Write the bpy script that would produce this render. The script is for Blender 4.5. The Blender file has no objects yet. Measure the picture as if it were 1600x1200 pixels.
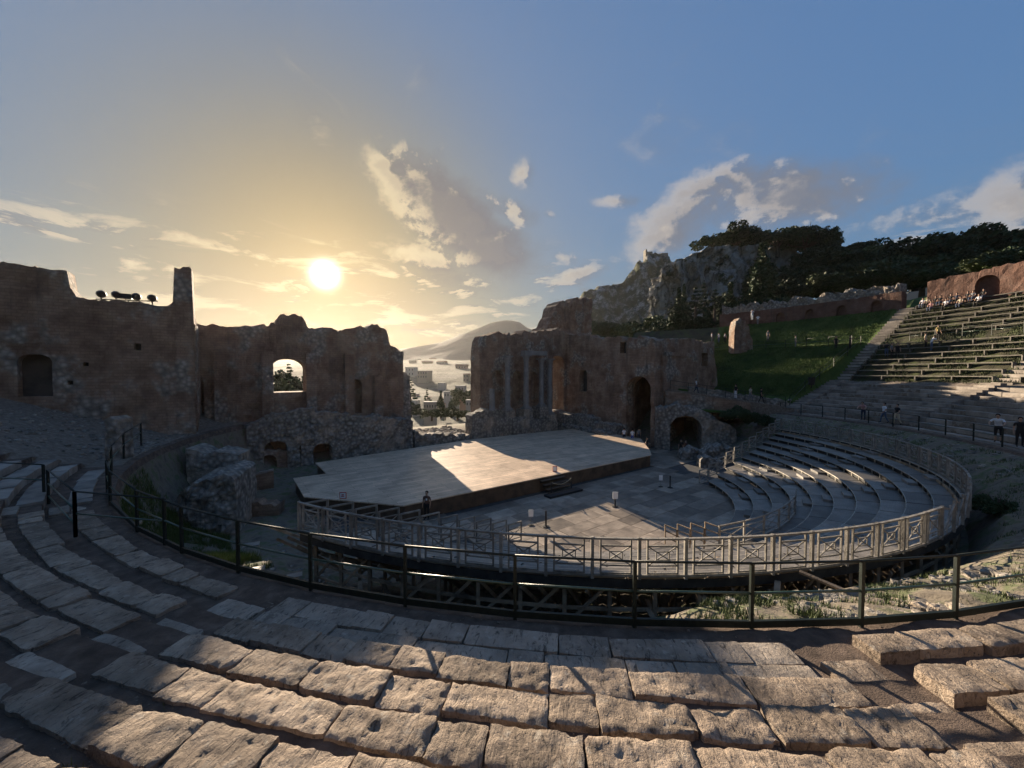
import bpy, bmesh, math, random
from math import sin, cos, pi, radians as RAD, sqrt, atan2, hypot, degrees
from mathutils import Vector, Matrix, noise as NZ

# ------------------------------------------------------------------ camera, sky, sun, exposure
scene = bpy.context.scene
COL = scene.collection
CAMZ, F, PITCH = 8.8, 600.0, RAD(1.6)
cd = bpy.data.cameras.new('camera'); cam = bpy.data.objects.new('camera', cd); COL.objects.link(cam)
cam.location = (0, 0, CAMZ); cam.rotation_euler = (RAD(90) - PITCH, 0, 0)
cd.sensor_width = 36; cd.lens = 36 * F / 1600; cd.clip_start = 0.05; cd.clip_end = 30000
scene.camera = cam
SUN_AZ, SUN_EL = RAD(-25.8), RAD(12.9)           # azimuth from +Y (clockwise positive), elevation
SUN_DIR = Vector((sin(SUN_AZ) * cos(SUN_EL), cos(SUN_AZ) * cos(SUN_EL), sin(SUN_EL)))
SKY_STRENGTH, SUN_STRENGTH, EXPOSURE = 0.10, 4.0, 2.0
SKY_GAIN, SKY_KNEE = 1.5, 0.5
HAZE_DENSITY, HAZE_G = 0.5e-4, .66
scene.view_settings.view_transform = 'Standard'; scene.view_settings.look = 'None'
scene.view_settings.exposure = EXPOSURE; scene.view_settings.gamma = 1
scene.view_settings.use_curve_mapping = False
scene.cycles.use_denoising = True
scene.cycles.max_bounces = 6; scene.cycles.diffuse_bounces = 3; scene.cycles.glossy_bounces = 2
scene.cycles.transparent_max_bounces = 8; scene.cycles.volume_bounces = 0
scene.cycles.caustics_reflective = False; scene.cycles.caustics_refractive = False

sl = bpy.data.lights.new('sun', 'SUN'); sl.energy = SUN_STRENGTH; sl.angle = RAD(0.6); sl.color = (1.0, 0.82, 0.61)
so = bpy.data.objects.new('sun', sl); COL.objects.link(so)
so.rotation_euler = SUN_DIR.to_track_quat('Z', 'Y').to_euler()


class NT:
    """tiny helper for building node trees"""
    def __init__(s, tree):
        s.t = tree; s.n = tree.nodes; s.l = tree.links
    def new(s, typ, **kw):
        nd = s.n.new(typ)
        for k, v in kw.items():
            setattr(nd, k, v)
        return nd
    def put(s, sock, v):
        if hasattr(v, 'is_output'):
            s.l.new(v, sock)
        elif v is not None:
            if isinstance(v, (tuple, list)) and len(v) == 3 and sock.type == 'RGBA':
                v = (*v, 1)
            sock.default_value = v
    def math(s, op, a, b=None, c=None, clamp=False):
        nd = s.new('ShaderNodeMath', operation=op, use_clamp=clamp)
        for i, v in enumerate((a, b, c)):
            s.put(nd.inputs[i], v)
        return nd.outputs[0]
    def vmath(s, op, a, b=None, out=0):
        nd = s.new('ShaderNodeVectorMath', operation=op)
        s.put(nd.inputs[0], a); s.put(nd.inputs[1], b)
        return nd.outputs[out]
    def noise(s, vec, scale, detail=4, rough=0.55, dist=0.0):
        nd = s.new('ShaderNodeTexNoise'); s.put(nd.inputs['Vector'], vec)
        nd.inputs['Scale'].default_value = scale; nd.inputs['Detail'].default_value = detail
        nd.inputs['Roughness'].default_value = rough; nd.inputs['Distortion'].default_value = dist
        return nd.outputs[0]
    def ramp(s, fac, stops):
        nd = s.new('ShaderNodeValToRGB'); s.put(nd.inputs[0], fac)
        e = nd.color_ramp.elements
        while len(e) < len(stops):
            e.new(0.5)
        for el, (p, c) in zip(e, stops):
            el.position = p; el.color = (*c, 1) if len(c) == 3 else c
        return nd.outputs[0]
    def smooth(s, v, a, b, lo=0.0, hi=1.0):
        nd = s.new('ShaderNodeMapRange', interpolation_type='SMOOTHSTEP'); s.put(nd.inputs[0], v)
        for i, x in zip((1, 2, 3, 4), (a, b, lo, hi)):
            s.put(nd.inputs[i], x)
        return nd.outputs[0]
    def mix(s, f, a, b, blend='MIX'):
        nd = s.new('ShaderNodeMix', data_type='RGBA', blend_type=blend)
        s.put(nd.inputs[0], f); s.put(nd.inputs[6], a); s.put(nd.inputs[7], b)
        return nd.outputs[2]


def azel(px, py):
    az = math.atan((px - 800) / F)
    return az, math.atan((583 - py) / F * cos(az))


def cloud_group():
    g = bpy.data.node_groups.new('cloud_density', 'ShaderNodeTree')
    g.interface.new_socket('Vector', in_out='INPUT', socket_type='NodeSocketVector')
    g.interface.new_socket('Density', in_out='OUTPUT', socket_type='NodeSocketFloat')
    N = NT(g); gi = N.new('NodeGroupInput'); go = N.new('NodeGroupOutput')
    v = gi.outputs[0]                                    # (azimuth, elevation, 0)
    warp = N.noise(v, 7.0, 3, 0.6)
    big = N.math('SUBTRACT', N.noise(N.vmath('MULTIPLY', v, (1, 1.5, 1)), 9.0, 7, 0.6, 0.3), 0.5)
    fine = N.math('SUBTRACT', N.noise(v, 38.0, 5, 0.6), 0.5)
    # each cloud: direction of its middle, half axes in radians, tilt
    blobs = [((708, 345), .21, .085, -30, 1.4), ((625, 292), .12, .032, -38, 1.0), ((755, 385), .15, .07, -14, 1.35), ((795, 330), .09, .035, -20, .9), ((665, 408), .12, .04, -8, .8), ((720, 440), .14, .03, -6, .6),
             ((1085, 320), .15, .065, 16, 1.0), ((1130, 300), .10, .05, 0, 1.0), ((1210, 315), .19, .07, -8, 1.1), ((1040, 370), .14, .05, 24, .95), ((1000, 405), .09, .03, 24, .7),
             ((965, 318), .08, .018, -3, .7), ((918, 425), .13, .025, 14, .75), ((815, 277), .035, .04, -40, .7),
             ((858, 338), .022, .014, -20, .6), ((880, 405), .05, .02, -10, .6),
             ((1420, 345), .22, .045, 2, .55), ((1590, 310), .14, .06, 8, .8)]
    tot = None
    for (c, ra, re, tilt, w) in blobs:
        a, e = azel(*c)
        d = N.vmath('SUBTRACT', v, (a, e, 0))
        r = N.new('ShaderNodeVectorRotate', rotation_type='Z_AXIS'); N.l.new(d, r.inputs[0]); r.inputs['Angle'].default_value = -RAD(tilt)
        ln = N.vmath('LENGTH', N.vmath('MULTIPLY', r.outputs[0], (1 / ra, 1 / re, 0)), out=1)
        m = N.math('MULTIPLY', N.smooth(ln, 1.65, 0.0), w)
        tot = m if tot is None else N.math('MAXIMUM', tot, m)
    dens = N.math('ADD', tot, N.math('MULTIPLY', big, 1.45))
    dens = N.math('ADD', dens, N.math('MULTIPLY', fine, .42))
    dens = N.math('MULTIPLY', N.smooth(dens, .12, 1.15), N.smooth(tot, .0, .45))
    # low streaks along the horizon and thin high veils
    st = N.noise(N.vmath('MULTIPLY', v, (1, 4.2, 1)), 6.0, 7, .62, .5)
    sep = N.new('ShaderNodeSeparateXYZ'); N.l.new(v, sep.inputs[0])
    band = N.math('MULTIPLY', N.smooth(sep.outputs[1], .02, .10), N.smooth(sep.outputs[1], .36, .20))
    streak = N.math('MULTIPLY', N.math('MULTIPLY', N.smooth(st, .47, .66), band), .8)
    wisp = N.math('MULTIPLY', N.smooth(N.noise(N.vmath('MULTIPLY', v, (1.4, 2.4, 1)), 2.6, 7, .6, .8), .55, .8), N.smooth(sep.outputs[1], .2, .5, 0, .30))
    dens = N.math('MAXIMUM', dens, N.math('MAXIMUM', streak, wisp))
    N.l.new(dens, go.inputs[0])
    return g


def build_world():
    w = bpy.data.worlds.new('World'); scene.world = w; w.use_nodes = True
    N = NT(w.node_tree); N.n.clear()
    out = N.new('ShaderNodeOutputWorld'); bg = N.new('ShaderNodeBackground'); N.l.new(bg.outputs[0], out.inputs[0])
    bg.inputs[1].default_value = SKY_STRENGTH
    w.cycles.sampling_method = 'MANUAL'; w.cycles.sample_map_resolution = 256
    sky = N.new('ShaderNodeTexSky', sky_type='NISHITA', sun_disc=False)
    sky.sun_elevation = SUN_EL; sky.sun_rotation = SUN_AZ; sky.altitude = 200
    sky.air_density = 1.0; sky.dust_density = 0.8; sky.ozone_density = 2.3
    tc = N.new('ShaderNodeTexCoord'); d = tc.outputs['Generated']
    sep = N.new('ShaderNodeSeparateXYZ'); N.l.new(d, sep.inputs[0])
    az = N.math('ARCTAN2', sep.outputs[0], sep.outputs[1]); el = N.math('ARCSINE', sep.outputs[2])
    cb = N.new('ShaderNodeCombineXYZ'); N.l.new(az, cb.inputs[0]); N.l.new(el, cb.inputs[1])
    g = cloud_group()
    c1 = N.new('ShaderNodeGroup'); c1.node_tree = g; N.l.new(cb.outputs[0], c1.inputs[0])
    toward = N.vmath('NORMALIZE', N.vmath('SUBTRACT', (SUN_AZ, SUN_EL + .25, 0), cb.outputs[0]))
    c2 = N.new('ShaderNodeGroup'); c2.node_tree = g
    N.l.new(N.vmath('ADD', cb.outputs[0], N.vmath('MULTIPLY', toward, (.035, .035, 0))), c2.inputs[0])
    rim = N.smooth(N.math('SUBTRACT', c1.outputs[0], c2.outputs[0]), -.35, .45)
    cosang = N.vmath('DOT_PRODUCT', d, tuple(SUN_DIR), out=1)
    ang = N.math('ARCCOSINE', N.math('MINIMUM', cosang, 0.999999))
    near = N.smooth(ang, 1.15, .12)
    # the bright side of the sky is held back as a camera exposed for the ruins would hold it
    lum = N.vmath('DOT_PRODUCT', sky.outputs[0], (.2126, .7152, .0722), out=1)
    kk = N.math('DIVIDE', SKY_GAIN, N.math('ADD', 1.0, N.math('DIVIDE', lum, SKY_KNEE)))
    def scale(c, f):
        nd = N.new('ShaderNodeVectorMath', operation='SCALE'); N.put(nd.inputs[0], c); N.put(nd.inputs[3], f); return nd.outputs[0]
    skyc = scale(sky.outputs[0], kk)
    skyc = N.mix(1.0, skyc, N.mix(N.smooth(ang, .62, .04), N.mix(N.smooth(ang, 1.4, .5), (.80, .94, 1.08), (.93, .97, 1.01)), (.92, .76, .44)), 'MULTIPLY')
    u = 1.0 / (SKY_STRENGTH * 2 ** EXPOSURE)
    cv = lambda *c: tuple(x * u for x in c)
    near = N.smooth(ang, .75, .08)
    lit = N.mix(near, cv(.66, .57, .48), cv(1.0, .80, .48))
    shade = N.mix(near, cv(.19, .205, .25), cv(.10, .105, .13))
    mot = N.noise(cb.outputs[0], 22, 6, .6)
    thick = N.math('MULTIPLY', N.smooth(c1.outputs[0], .45, 1.0), N.smooth(mot, .15, .5))
    ccol = N.mix(N.math('MULTIPLY', N.math('SUBTRACT', 1.0, N.math('MULTIPLY', thick, .55)), N.smooth(rim, .32, .80), clamp=True), shade, lit)
    col = N.mix(N.math('MULTIPLY', c1.outputs[0], .92), skyc, ccol)
    # the sun itself with the bright air right round it
    sq = N.math('MULTIPLY', ang, ang)
    core = N.math('MULTIPLY', N.math('POWER', 2.718, N.math('MULTIPLY', sq, -1 / .021 ** 2)), 6.0 * u)
    halo = N.math('MULTIPLY', N.math('POWER', 2.718, N.math('MULTIPLY', ang, -9.0)), .30 * u)
    col = N.vmath('ADD', N.vmath('ADD', col, scale((1.0, .72, .26), halo)), scale((1.0, .94, .74), core))
    N.l.new(col, bg.inputs[0])


build_world()

# ------------------------------------------------------------------ frames of reference
A = RAD(36)                                     # the stage front runs along mv, the audience axis along nv
MV, NV = Vector((cos(A), sin(A))), Vector((-sin(A), cos(A)))
CX, CY = 4.0, 34.0                              # centre of the half circle of seats


def S(m, n, z=0.0):
    return Vector((MV.x * m + NV.x * n, MV.y * m + NV.y * n, z))


def mn(x, y):
    return x * MV.x + y * MV.y, x * NV.x + y * NV.y


def pol(R, deg, z=0.0):
    return Vector((CX + R * cos(RAD(deg)), CY + R * sin(RAD(deg)), z))


def ray(px, py):
    u, v = (px - 800) / F, (600 - py) / F
    return Vector((u, cos(PITCH) + v * sin(PITCH), v * cos(PITCH) - sin(PITCH)))


def atY(px, py, Y):
    r = ray(px, py); t = Y / r.y
    return Vector((r.x * t, Y, CAMZ + r.z * t))


def atZ(px, py, z):
    r = ray(px, py); t = (z - CAMZ) / r.z
    return Vector((r.x * t, r.y * t, z))


def on_n(px, py, n):                            # a plane parallel to the stage front -> (m, z)
    r = ray(px, py); t = n / (r.x * NV.x + r.y * NV.y)
    return (r.x * MV.x + r.y * MV.y) * t, CAMZ + r.z * t


def on_m(px, py, m):
    r = ray(px, py); t = m / (r.x * MV.x + r.y * MV.y)
    return (r.x * NV.x + r.y * NV.y) * t, CAMZ + r.z * t


def nz(x, y, z=0.0, oct=4):
    return NZ.fractal(Vector((x, y, z)), 1.0, 2.0, oct)


def lerp(a, b, t):
    return a + (b - a) * t


def interp(pts, x):
    if x <= pts[0][0]:
        return pts[0][1]
    for (a, b), (c, d) in zip(pts, pts[1:]):
        if x <= c:
            return b + (d - b) * (x - a) / (c - a) if c > a else d
    return pts[-1][1]


rnd = random.Random(7)

# ------------------------------------------------------------------ objects
def link(name, me, parent=None, mat=None, loc=None, rz=0.0):
    o = bpy.data.objects.new(name, me); COL.objects.link(o)
    if parent is not None:
        o.parent = parent
    if loc is not None:
        o.location = loc
    if rz:
        o.rotation_euler = (0, 0, rz)
    if mat is not None and me is not None and not me.materials:
        me.materials.append(mat)
    return o


def tag(o, label, cat, group=None):
    o['label'] = label; o['category'] = cat
    if group:
        o['group'] = group
    return o


def thing(name, label, cat, loc=(0, 0, 0), rz=0.0, group=None):
    return tag(link(name, None, loc=loc, rz=rz), label, cat, group)


def struct(o):
    o['kind'] = 'structure'; return o


def stuff(o, label=None, cat=None):
    o['kind'] = 'stuff'
    if label:
        o['label'] = label; o['category'] = cat
    return o


class MB:
    """collects shapes of ONE piece"""
    def __init__(s):
        s.v = []; s.f = []; s.mi = []
    def add(s, vs, fs, mi=0):
        b = len(s.v); s.v += [tuple(p) for p in vs]; s.f += [tuple(b + i for i in f) for f in fs]; s.mi += [mi] * len(fs); return s
    def box(s, c, d, rz=0.0, mi=0):
        hx, hy, hz = d[0] / 2, d[1] / 2, d[2] / 2; cr, sr = cos(rz), sin(rz); vs = []
        for z in (-hz, hz):
            for x, y in ((-hx, -hy), (hx, -hy), (hx, hy), (-hx, hy)):
                vs.append((c[0] + x * cr - y * sr, c[1] + x * sr + y * cr, c[2] + z))
        return s.add(vs, [(3, 2, 1, 0), (4, 5, 6, 7), (0, 1, 5, 4), (1, 2, 6, 5), (2, 3, 7, 6), (3, 0, 4, 7)], mi)
    def bar(s, p, q, w, h=None, mi=0):
        p, q = Vector(p), Vector(q); h = h or w; d = (q - p)
        if d.length < 1e-6:
            return s
        d.normalize(); up = Vector((0, 0, 1)) if abs(d.z) < .95 else Vector((1, 0, 0))
        a = d.cross(up).normalized() * (w / 2); b = a.cross(d).normalized() * (h / 2)
        vs = [p - a - b, p + a - b, p + a + b, p - a + b, q - a - b, q + a - b, q + a + b, q - a + b]
        return s.add(vs, [(0, 1, 2, 3), (7, 6, 5, 4), (4, 5, 1, 0), (5, 6, 2, 1), (6, 7, 3, 2), (7, 4, 0, 3)], mi)
    def tube(s, pts, rad, n=8, mi=0, cap=True):
        pts = [Vector(p) for p in pts]; rads = rad if isinstance(rad, (list, tuple)) else [rad] * len(pts)
        rings = []
        for i, p in enumerate(pts):
            d = (pts[min(i + 1, len(pts) - 1)] - pts[max(i - 1, 0)]).normalized()
            up = Vector((0, 0, 1)) if abs(d.z) < .9 else Vector((1, 0, 0))
            a = d.cross(up).normalized(); b = a.cross(d).normalized()
            rings.append([p + (a * cos(2 * pi * k / n) + b * sin(2 * pi * k / n)) * rads[i] for k in range(n)])
        vs = [v for r in rings for v in r]; fs = []
        for i in range(len(pts) - 1):
            for k in range(n):
                fs.append((i * n + k, i * n + (k + 1) % n, (i + 1) * n + (k + 1) % n, (i + 1) * n + k))
        if cap:
            fs.append(tuple(range(n))[::-1]); fs.append(tuple((len(pts) - 1) * n + k for k in range(n)))
        return s.add(vs, fs, mi)
    def prism(s, poly, z0, z1, mi=0):
        n = len(poly); vs = [(p[0], p[1], z0) for p in poly] + [(p[0], p[1], z1) for p in poly]
        fs = [tuple(range(n))[::-1], tuple(range(n, 2 * n))] + [(i, (i + 1) % n, n + (i + 1) % n, n + i) for i in range(n)]
        return s.add(vs, fs, mi)
    def lathe(s, prof, c=(0, 0, 0), n=14, mi=0):
        vs = [(c[0] + r * cos(2 * pi * k / n), c[1] + r * sin(2 * pi * k / n), c[2] + z) for r, z in prof for k in range(n)]
        fs = [(i * n + k, i * n + (k + 1) % n, (i + 1) * n + (k + 1) % n, (i + 1) * n + k) for i in range(len(prof) - 1) for k in range(n)]
        fs += [tuple(range(n))[::-1], tuple((len(prof) - 1) * n + k for k in range(n))]
        return s.add(vs, fs, mi)
    def mesh(s, name, mats, smooth=False):
        me = bpy.data.meshes.new(name); me.from_pydata(s.v, [], s.f)
        for m in (mats if isinstance(mats, (list, tuple)) else [mats]):
            me.materials.append(m)
        if max(s.mi, default=0) > 0:
            me.polygons.foreach_set('material_index', s.mi)
        if smooth:
            me.polygons.foreach_set('use_smooth', [True] * len(me.polygons))
        me.update(); return me
    def build(s, name, mats, parent=None, smooth=False, loc=None, rz=0.0):
        return link(name, s.mesh(name, mats, smooth), parent, loc=loc, rz=rz)


# ------------------------------------------------------------------ materials
def material(name, cols, scale=2.0, rough=.85, bump=.3, bscale=12.0, detail=6, spec=.3, rand=.0, world=True, metallic=0.0, extra=None, bdist=.05):
    """cols: list of (position, colour) for a noise ramp; rand: brightness change from object to object"""
    m = bpy.data.materials.new(name); m.use_nodes = True; N = NT(m.node_tree)
    b = N.n['Principled BSDF']; b.inputs['Roughness'].default_value = rough; b.inputs['Metallic'].default_value = metallic
    b.inputs['Specular IOR Level'].default_value = spec
    if world:
        v = N.new('ShaderNodeNewGeometry').outputs['Position']
    else:
        tcn = N.new('ShaderNodeTexCoord'); oi = N.new('ShaderNodeObjectInfo')
        off = N.new('ShaderNodeVectorMath', operation='SCALE'); off.inputs[0].default_value = (37, 51, 23); N.l.new(oi.outputs['Random'], off.inputs[3])
        v = N.vmath('ADD', tcn.outputs['Object'], off.outputs[0])
    if len(cols) == 1:
        c = N.mix(1.0, (1, 1, 1), cols[0][1], 'MULTIPLY')
    else:
        c = N.ramp(N.noise(v, scale, detail, .62, .2), cols)
    if rand:
        oi2 = N.new('ShaderNodeObjectInfo')
        k = N.smooth(oi2.outputs['Random'], 0, 1, 1 - rand, 1 + rand)
        cc = N.new('ShaderNodeVectorMath', operation='SCALE'); N.l.new(c, cc.inputs[0]); N.l.new(k, cc.inputs[3]); c = cc.outputs[0]
    hgt = N.noise(v, bscale, 8, .65)
    if extra:
        c, hgt = extra(N, v, c, hgt)
    N.l.new(c, b.inputs['Base Color'])
    if bump:
        bp = N.new('ShaderNodeBump'); bp.inputs['Strength'].default_value = bump; bp.inputs['Distance'].default_value = bdist
        N.l.new(hgt, bp.inputs['Height']); N.l.new(bp.outputs[0], b.inputs['Normal'])
    return m


def brick_extra(scale=1.0, patch=None, strength=1.0, stone=(.33, .29, .245), a=.50, b_=.62):
    """courses of brick laid by height and by the direction along the wall, broken by patches of rubble"""
    def fn(N, v, c, hgt):
        sp = N.new('ShaderNodeSeparateXYZ'); N.l.new(v, sp.inputs[0])
        cb = N.new('ShaderNodeCombineXYZ')
        N.l.new(N.math('ADD', N.math('MULTIPLY', sp.outputs[0], .81), N.math('MULTIPLY', sp.outputs[1], 1.1)), cb.inputs[0]); N.l.new(sp.outputs[2], cb.inputs[1])
        bt = N.new('ShaderNodeTexBrick'); N.l.new(N.vmath('ADD', cb.outputs[0], N.vmath('SCALE', v, None)), bt.inputs[0])
        N.l.new(cb.outputs[0], bt.inputs[0])
        bt.inputs['Scale'].default_value = 1.0 / scale; bt.inputs['Brick Width'].default_value = .55; bt.inputs['Row Height'].default_value = .2
        bt.inputs['Mortar Size'].default_value = .025
        bt.inputs['Color1'].default_value = (1, 1, 1, 1); bt.inputs['Color2'].default_value = (.62, .62, .62, 1); bt.inputs['Mortar'].default_value = (.5, .5, .5, 1)
        c2 = N.mix(.5 * strength, c, bt.outputs['Color'], 'MULTIPLY')
        st = N.smooth(N.noise(v, .35, 5, .6), a, b_)
        vo = N.new('ShaderNodeTexVoronoi'); N.l.new(v, vo.inputs[0]); vo.inputs['Scale'].default_value = 3.2
        rub = N.mix(1.0, N.ramp(vo.outputs['Distance'], [(0, (1.5, 1.5, 1.5)), (.55, (.7, .7, .7)), (1, (.35, .35, .35))]), stone, 'MULTIPLY')
        c3 = N.mix(st, c2, rub)
        # dark runs of weathering down the face
        wv = N.noise(N.vmath('MULTIPLY', v, (1.3, 1.3, .12)), 1.0, 6, .65)
        c4 = N.mix(N.smooth(wv, .5, .75, 0, .55), c3, (.05, .046, .043))
        h = N.math('ADD', N.math('MULTIPLY', hgt, 1.1), N.math('MULTIPLY', N.math('SUBTRACT', 1.0, vo.outputs['Distance']), st))
        return c4, N.math('ADD', h, N.math('MULTIPLY', bt.outputs['Fac'], -.4))
    return fn


def stone_extra(N, v, c, hgt):
    # pits, lichen blotches and split layers
    vo = N.new('ShaderNodeTexVoronoi'); N.l.new(v, vo.inputs[0]); vo.inputs['Scale'].default_value = 30
    pit = N.smooth(vo.outputs['Distance'], .0, .30)
    lich = N.smooth(N.noise(v, 6.5, 7, .7), .56, .66)
    c = N.mix(N.math('MULTIPLY', lich, .55), c, (.44, .40, .34))
    dark = N.smooth(N.noise(v, 3.1, 8, .72), .54, .68)
    c = N.mix(N.math('MULTIPLY', dark, .65), c, (.075, .062, .052))
    tcn = N.new('ShaderNodeTexCoord')
    ob = N.vmath('ADD', tcn.outputs['Object'], N.vmath('MULTIPLY', v, (.13, .13, .13)))
    lay = N.noise(N.vmath('MULTIPLY', ob, (6.5, 2.0, 4.0)), 2.0, 7, .68, 1.1)
    c = N.mix(N.smooth(lay, .47, .34, 0, .8), c, (.040, .033, .027))
    c = N.mix(N.smooth(lay, .58, .72, 0, .35), c, (.46, .40, .33))
    h = N.math('ADD', N.math('MULTIPLY', hgt, 1.0), N.math('ADD', N.math('MULTIPLY', pit, .25), N.math('MULTIPLY', lay, 1.8)))
    return c, h


M = {}
M['stone'] = material('stone_seat', [(0.25, (0.157, 0.121, 0.091)), (0.5, (0.308, 0.241, 0.182)), (0.75, (0.477, 0.383, 0.294))], 2.2, .88, .75, 16, spec=.25, rand=.22, world=False, extra=stone_extra)
M['stone_grey'] = material('stone_grey', [(0.25, (0.169, 0.142, 0.112)), (0.5, (0.280, 0.235, 0.190)), (0.75, (0.403, 0.341, 0.275))], 2.0, .8, .5, 16, spec=.3, rand=.18, world=False, extra=stone_extra)
M['stone_far'] = material('stone_far', [(0.3, (0.121, 0.107, 0.091)), (0.5, (0.243, 0.212, 0.182)), (0.75, (0.363, 0.323, 0.273))], .9, .9, .5, 6, rand=.2)
M['soil'] = material('soil', [(0.3, (0.057, 0.041, 0.032)), (0.55, (0.120, 0.088, 0.068)), (0.75, (0.211, 0.156, 0.123))], 3.0, .95, .7, 40, rand=0)
M['gravel'] = material('gravel', [(0.3, (0.106, 0.085, 0.067)), (0.55, (0.196, 0.158, 0.124)), (0.75, (0.301, 0.250, 0.198))], 5.0, .95, .8, 22)
M['dirt'] = material('dirt_slope', [(0.3, (0.084, 0.071, 0.058)), (0.5, (0.168, 0.143, 0.109)), (0.62, (0.092, 0.109, 0.050)), (0.8, (0.235, 0.202, 0.160))], 1.6, .95, .8, 9)
M['grass'] = material('grass', [(0.28, (0.028, 0.046, 0.011)), (0.5, (0.061, 0.102, 0.020)), (0.72, (0.102, 0.135, 0.037))], .55, .95, .8, 14, bdist=.15)
M['weeds'] = material('weedy_ground', [(.3, (.022, .022, .012)), (.5, (.048, .045, .026)), (.62, (.050, .062, .018)), (.8, (.09, .075, .05))], .9, .95, .8, 8, bdist=.12)
M['brick'] = material('old_brick', [(0.3, (0.174, 0.106, 0.071)), (0.5, (0.300, 0.199, 0.138)), (0.7, (0.420, 0.307, 0.221))], .7, .92, .8, 5, extra=brick_extra(), bdist=.12)
M['brick_red'] = material('red_brick', [(0.3, (0.104, 0.054, 0.039)), (0.5, (0.167, 0.090, 0.065)), (0.7, (0.214, 0.134, 0.104))], .9, .92, .6, 6, extra=brick_extra(.8, stone=(.24, .14, .10), a=.58, b_=.75), bdist=.08)
M['rubble'] = material('rubble_masonry', [(0.3, (0.215, 0.170, 0.129)), (0.5, (0.411, 0.333, 0.257)), (0.75, (0.679, 0.560, 0.439))], 1.6, .95, .9, 5, extra=brick_extra(1.3, strength=.5, stone=(.30, .275, .24), a=.35, b_=.5), bdist=.16)
M['marble'] = material('column_marble', [(.3, (.15, .145, .14)), (.6, (.24, .235, .225)), (.8, (.31, .30, .285))], 1.2, .6, .25, 8)
M['rail'] = material('green_black_steel', [(.4, (.008, .013, .011)), (.6, (.014, .022, .018))], 9, .5, .12, 60, spec=.3)
M['rail_green'] = material('green_painted_tube', [(.4, (.025, .055, .040)), (.6, (.04, .08, .058))], 9, .3, .12, 60, spec=.6)
M['timber'] = material('weathered_timber', [(.3, (.135, .124, .106)), (.5, (.235, .216, .186)), (.75, (.35, .325, .282))], 3.5, .7, .45, 20, rand=.18)
M['timber_dark'] = material('old_props_timber', [(0.3, (0.116, 0.088, 0.063)), (0.5, (0.252, 0.185, 0.122)), (0.75, (0.420, 0.315, 0.221))], 2.5, .8, .5, 14, rand=.3)


M['bench_wood'] = material('bench_wood', [(.3, (.085, .076, .064)), (.5, (.155, .14, .118)), (.75, (.25, .225, .19))], 3.5, .75, .4, 20)


def deck_extra(N, v, c, hgt):
    tcn = N.new('ShaderNodeTexCoord')
    w = N.noise(N.vmath('MULTIPLY', tcn.outputs['Object'], (1.2, 14, 1)), 1.5, 5, .6)
    return N.mix(.5, c, N.ramp(w, [(.3, (.55, .55, .55)), (.7, (1.25, 1.25, 1.25))]), 'MULTIPLY'), N.math('ADD', hgt, N.math('MULTIPLY', w, .8))


M['deck'] = material('grey_deck_boards', [(0.3, (0.124, 0.112, 0.098)), (0.55, (0.193, 0.176, 0.154)), (0.75, (0.273, 0.246, 0.211))], 1.1, .5, .2, 18, spec=.5, rand=.38, world=False, extra=deck_extra)
M['deck_edge'] = material('deck_edge_timber', [(0.4, (0.270, 0.243, 0.203)), (0.6, (0.459, 0.419, 0.351))], 3, .6, .2, 20, rand=.1)  # lightened so the tier fronts show a lit edge
M['riser_shade'] = material('gap_shade_board', [(.4, (.022, .022, .022)), (.6, (.045, .044, .042))], 2, .8, .2, 20)  # near-black board colour painted for the shade in the open risers
M['panel'] = material('floor_panel', [(0.3, (0.131, 0.107, 0.083)), (0.55, (0.250, 0.205, 0.160)), (0.75, (0.375, 0.308, 0.241))], 1.2, .45, .12, 20, spec=.5, rand=.38, world=False, extra=deck_extra)
M['floor'] = material('floor_base', [(.4, (.05, .05, .05)), (.6, (.075, .073, .07))], 2, .7, .2, 20)


def stage_extra(N, v, c, hgt):
    sp = N.new('ShaderNodeSeparateXYZ'); N.l.new(v, sp.inputs[0])
    a = N.math('ADD', N.math('MULTIPLY', sp.outputs[0], MV.x), N.math('MULTIPLY', sp.outputs[1], MV.y))
    b = N.math('ADD', N.math('MULTIPLY', sp.outputs[0], NV.x), N.math('MULTIPLY', sp.outputs[1], NV.y))
    cb = N.new('ShaderNodeCombineXYZ'); N.l.new(a, cb.inputs[0]); N.l.new(b, cb.inputs[1])
    bt = N.new('ShaderNodeTexBrick'); N.l.new(cb.outputs[0], bt.inputs[0]); bt.inputs['Scale'].default_value = 1
    bt.inputs['Brick Width'].default_value = 2.6; bt.inputs['Row Height'].default_value = .42; bt.inputs['Mortar Size'].default_value = .012
    bt.inputs['Color1'].default_value = (1.12, 1.12, 1.12, 1); bt.inputs['Color2'].default_value = (.80, .80, .80, 1); bt.inputs['Mortar'].default_value = (.35, .35, .35, 1)
    st = N.noise(N.vmath('MULTIPLY', cb.outputs[0], (.35, 5, 1)), 1.2, 6, .65)
    c = N.mix(1.0, c, bt.outputs['Color'], 'MULTIPLY')
    c = N.mix(.6, c, N.ramp(st, [(.3, (.6, .6, .6)), (.7, (1.3, 1.3, 1.3))]), 'MULTIPLY')
    return c, N.math('ADD', N.math('MULTIPLY', hgt, .4), N.math('MULTIPLY', bt.outputs['Fac'], -.6))


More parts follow.
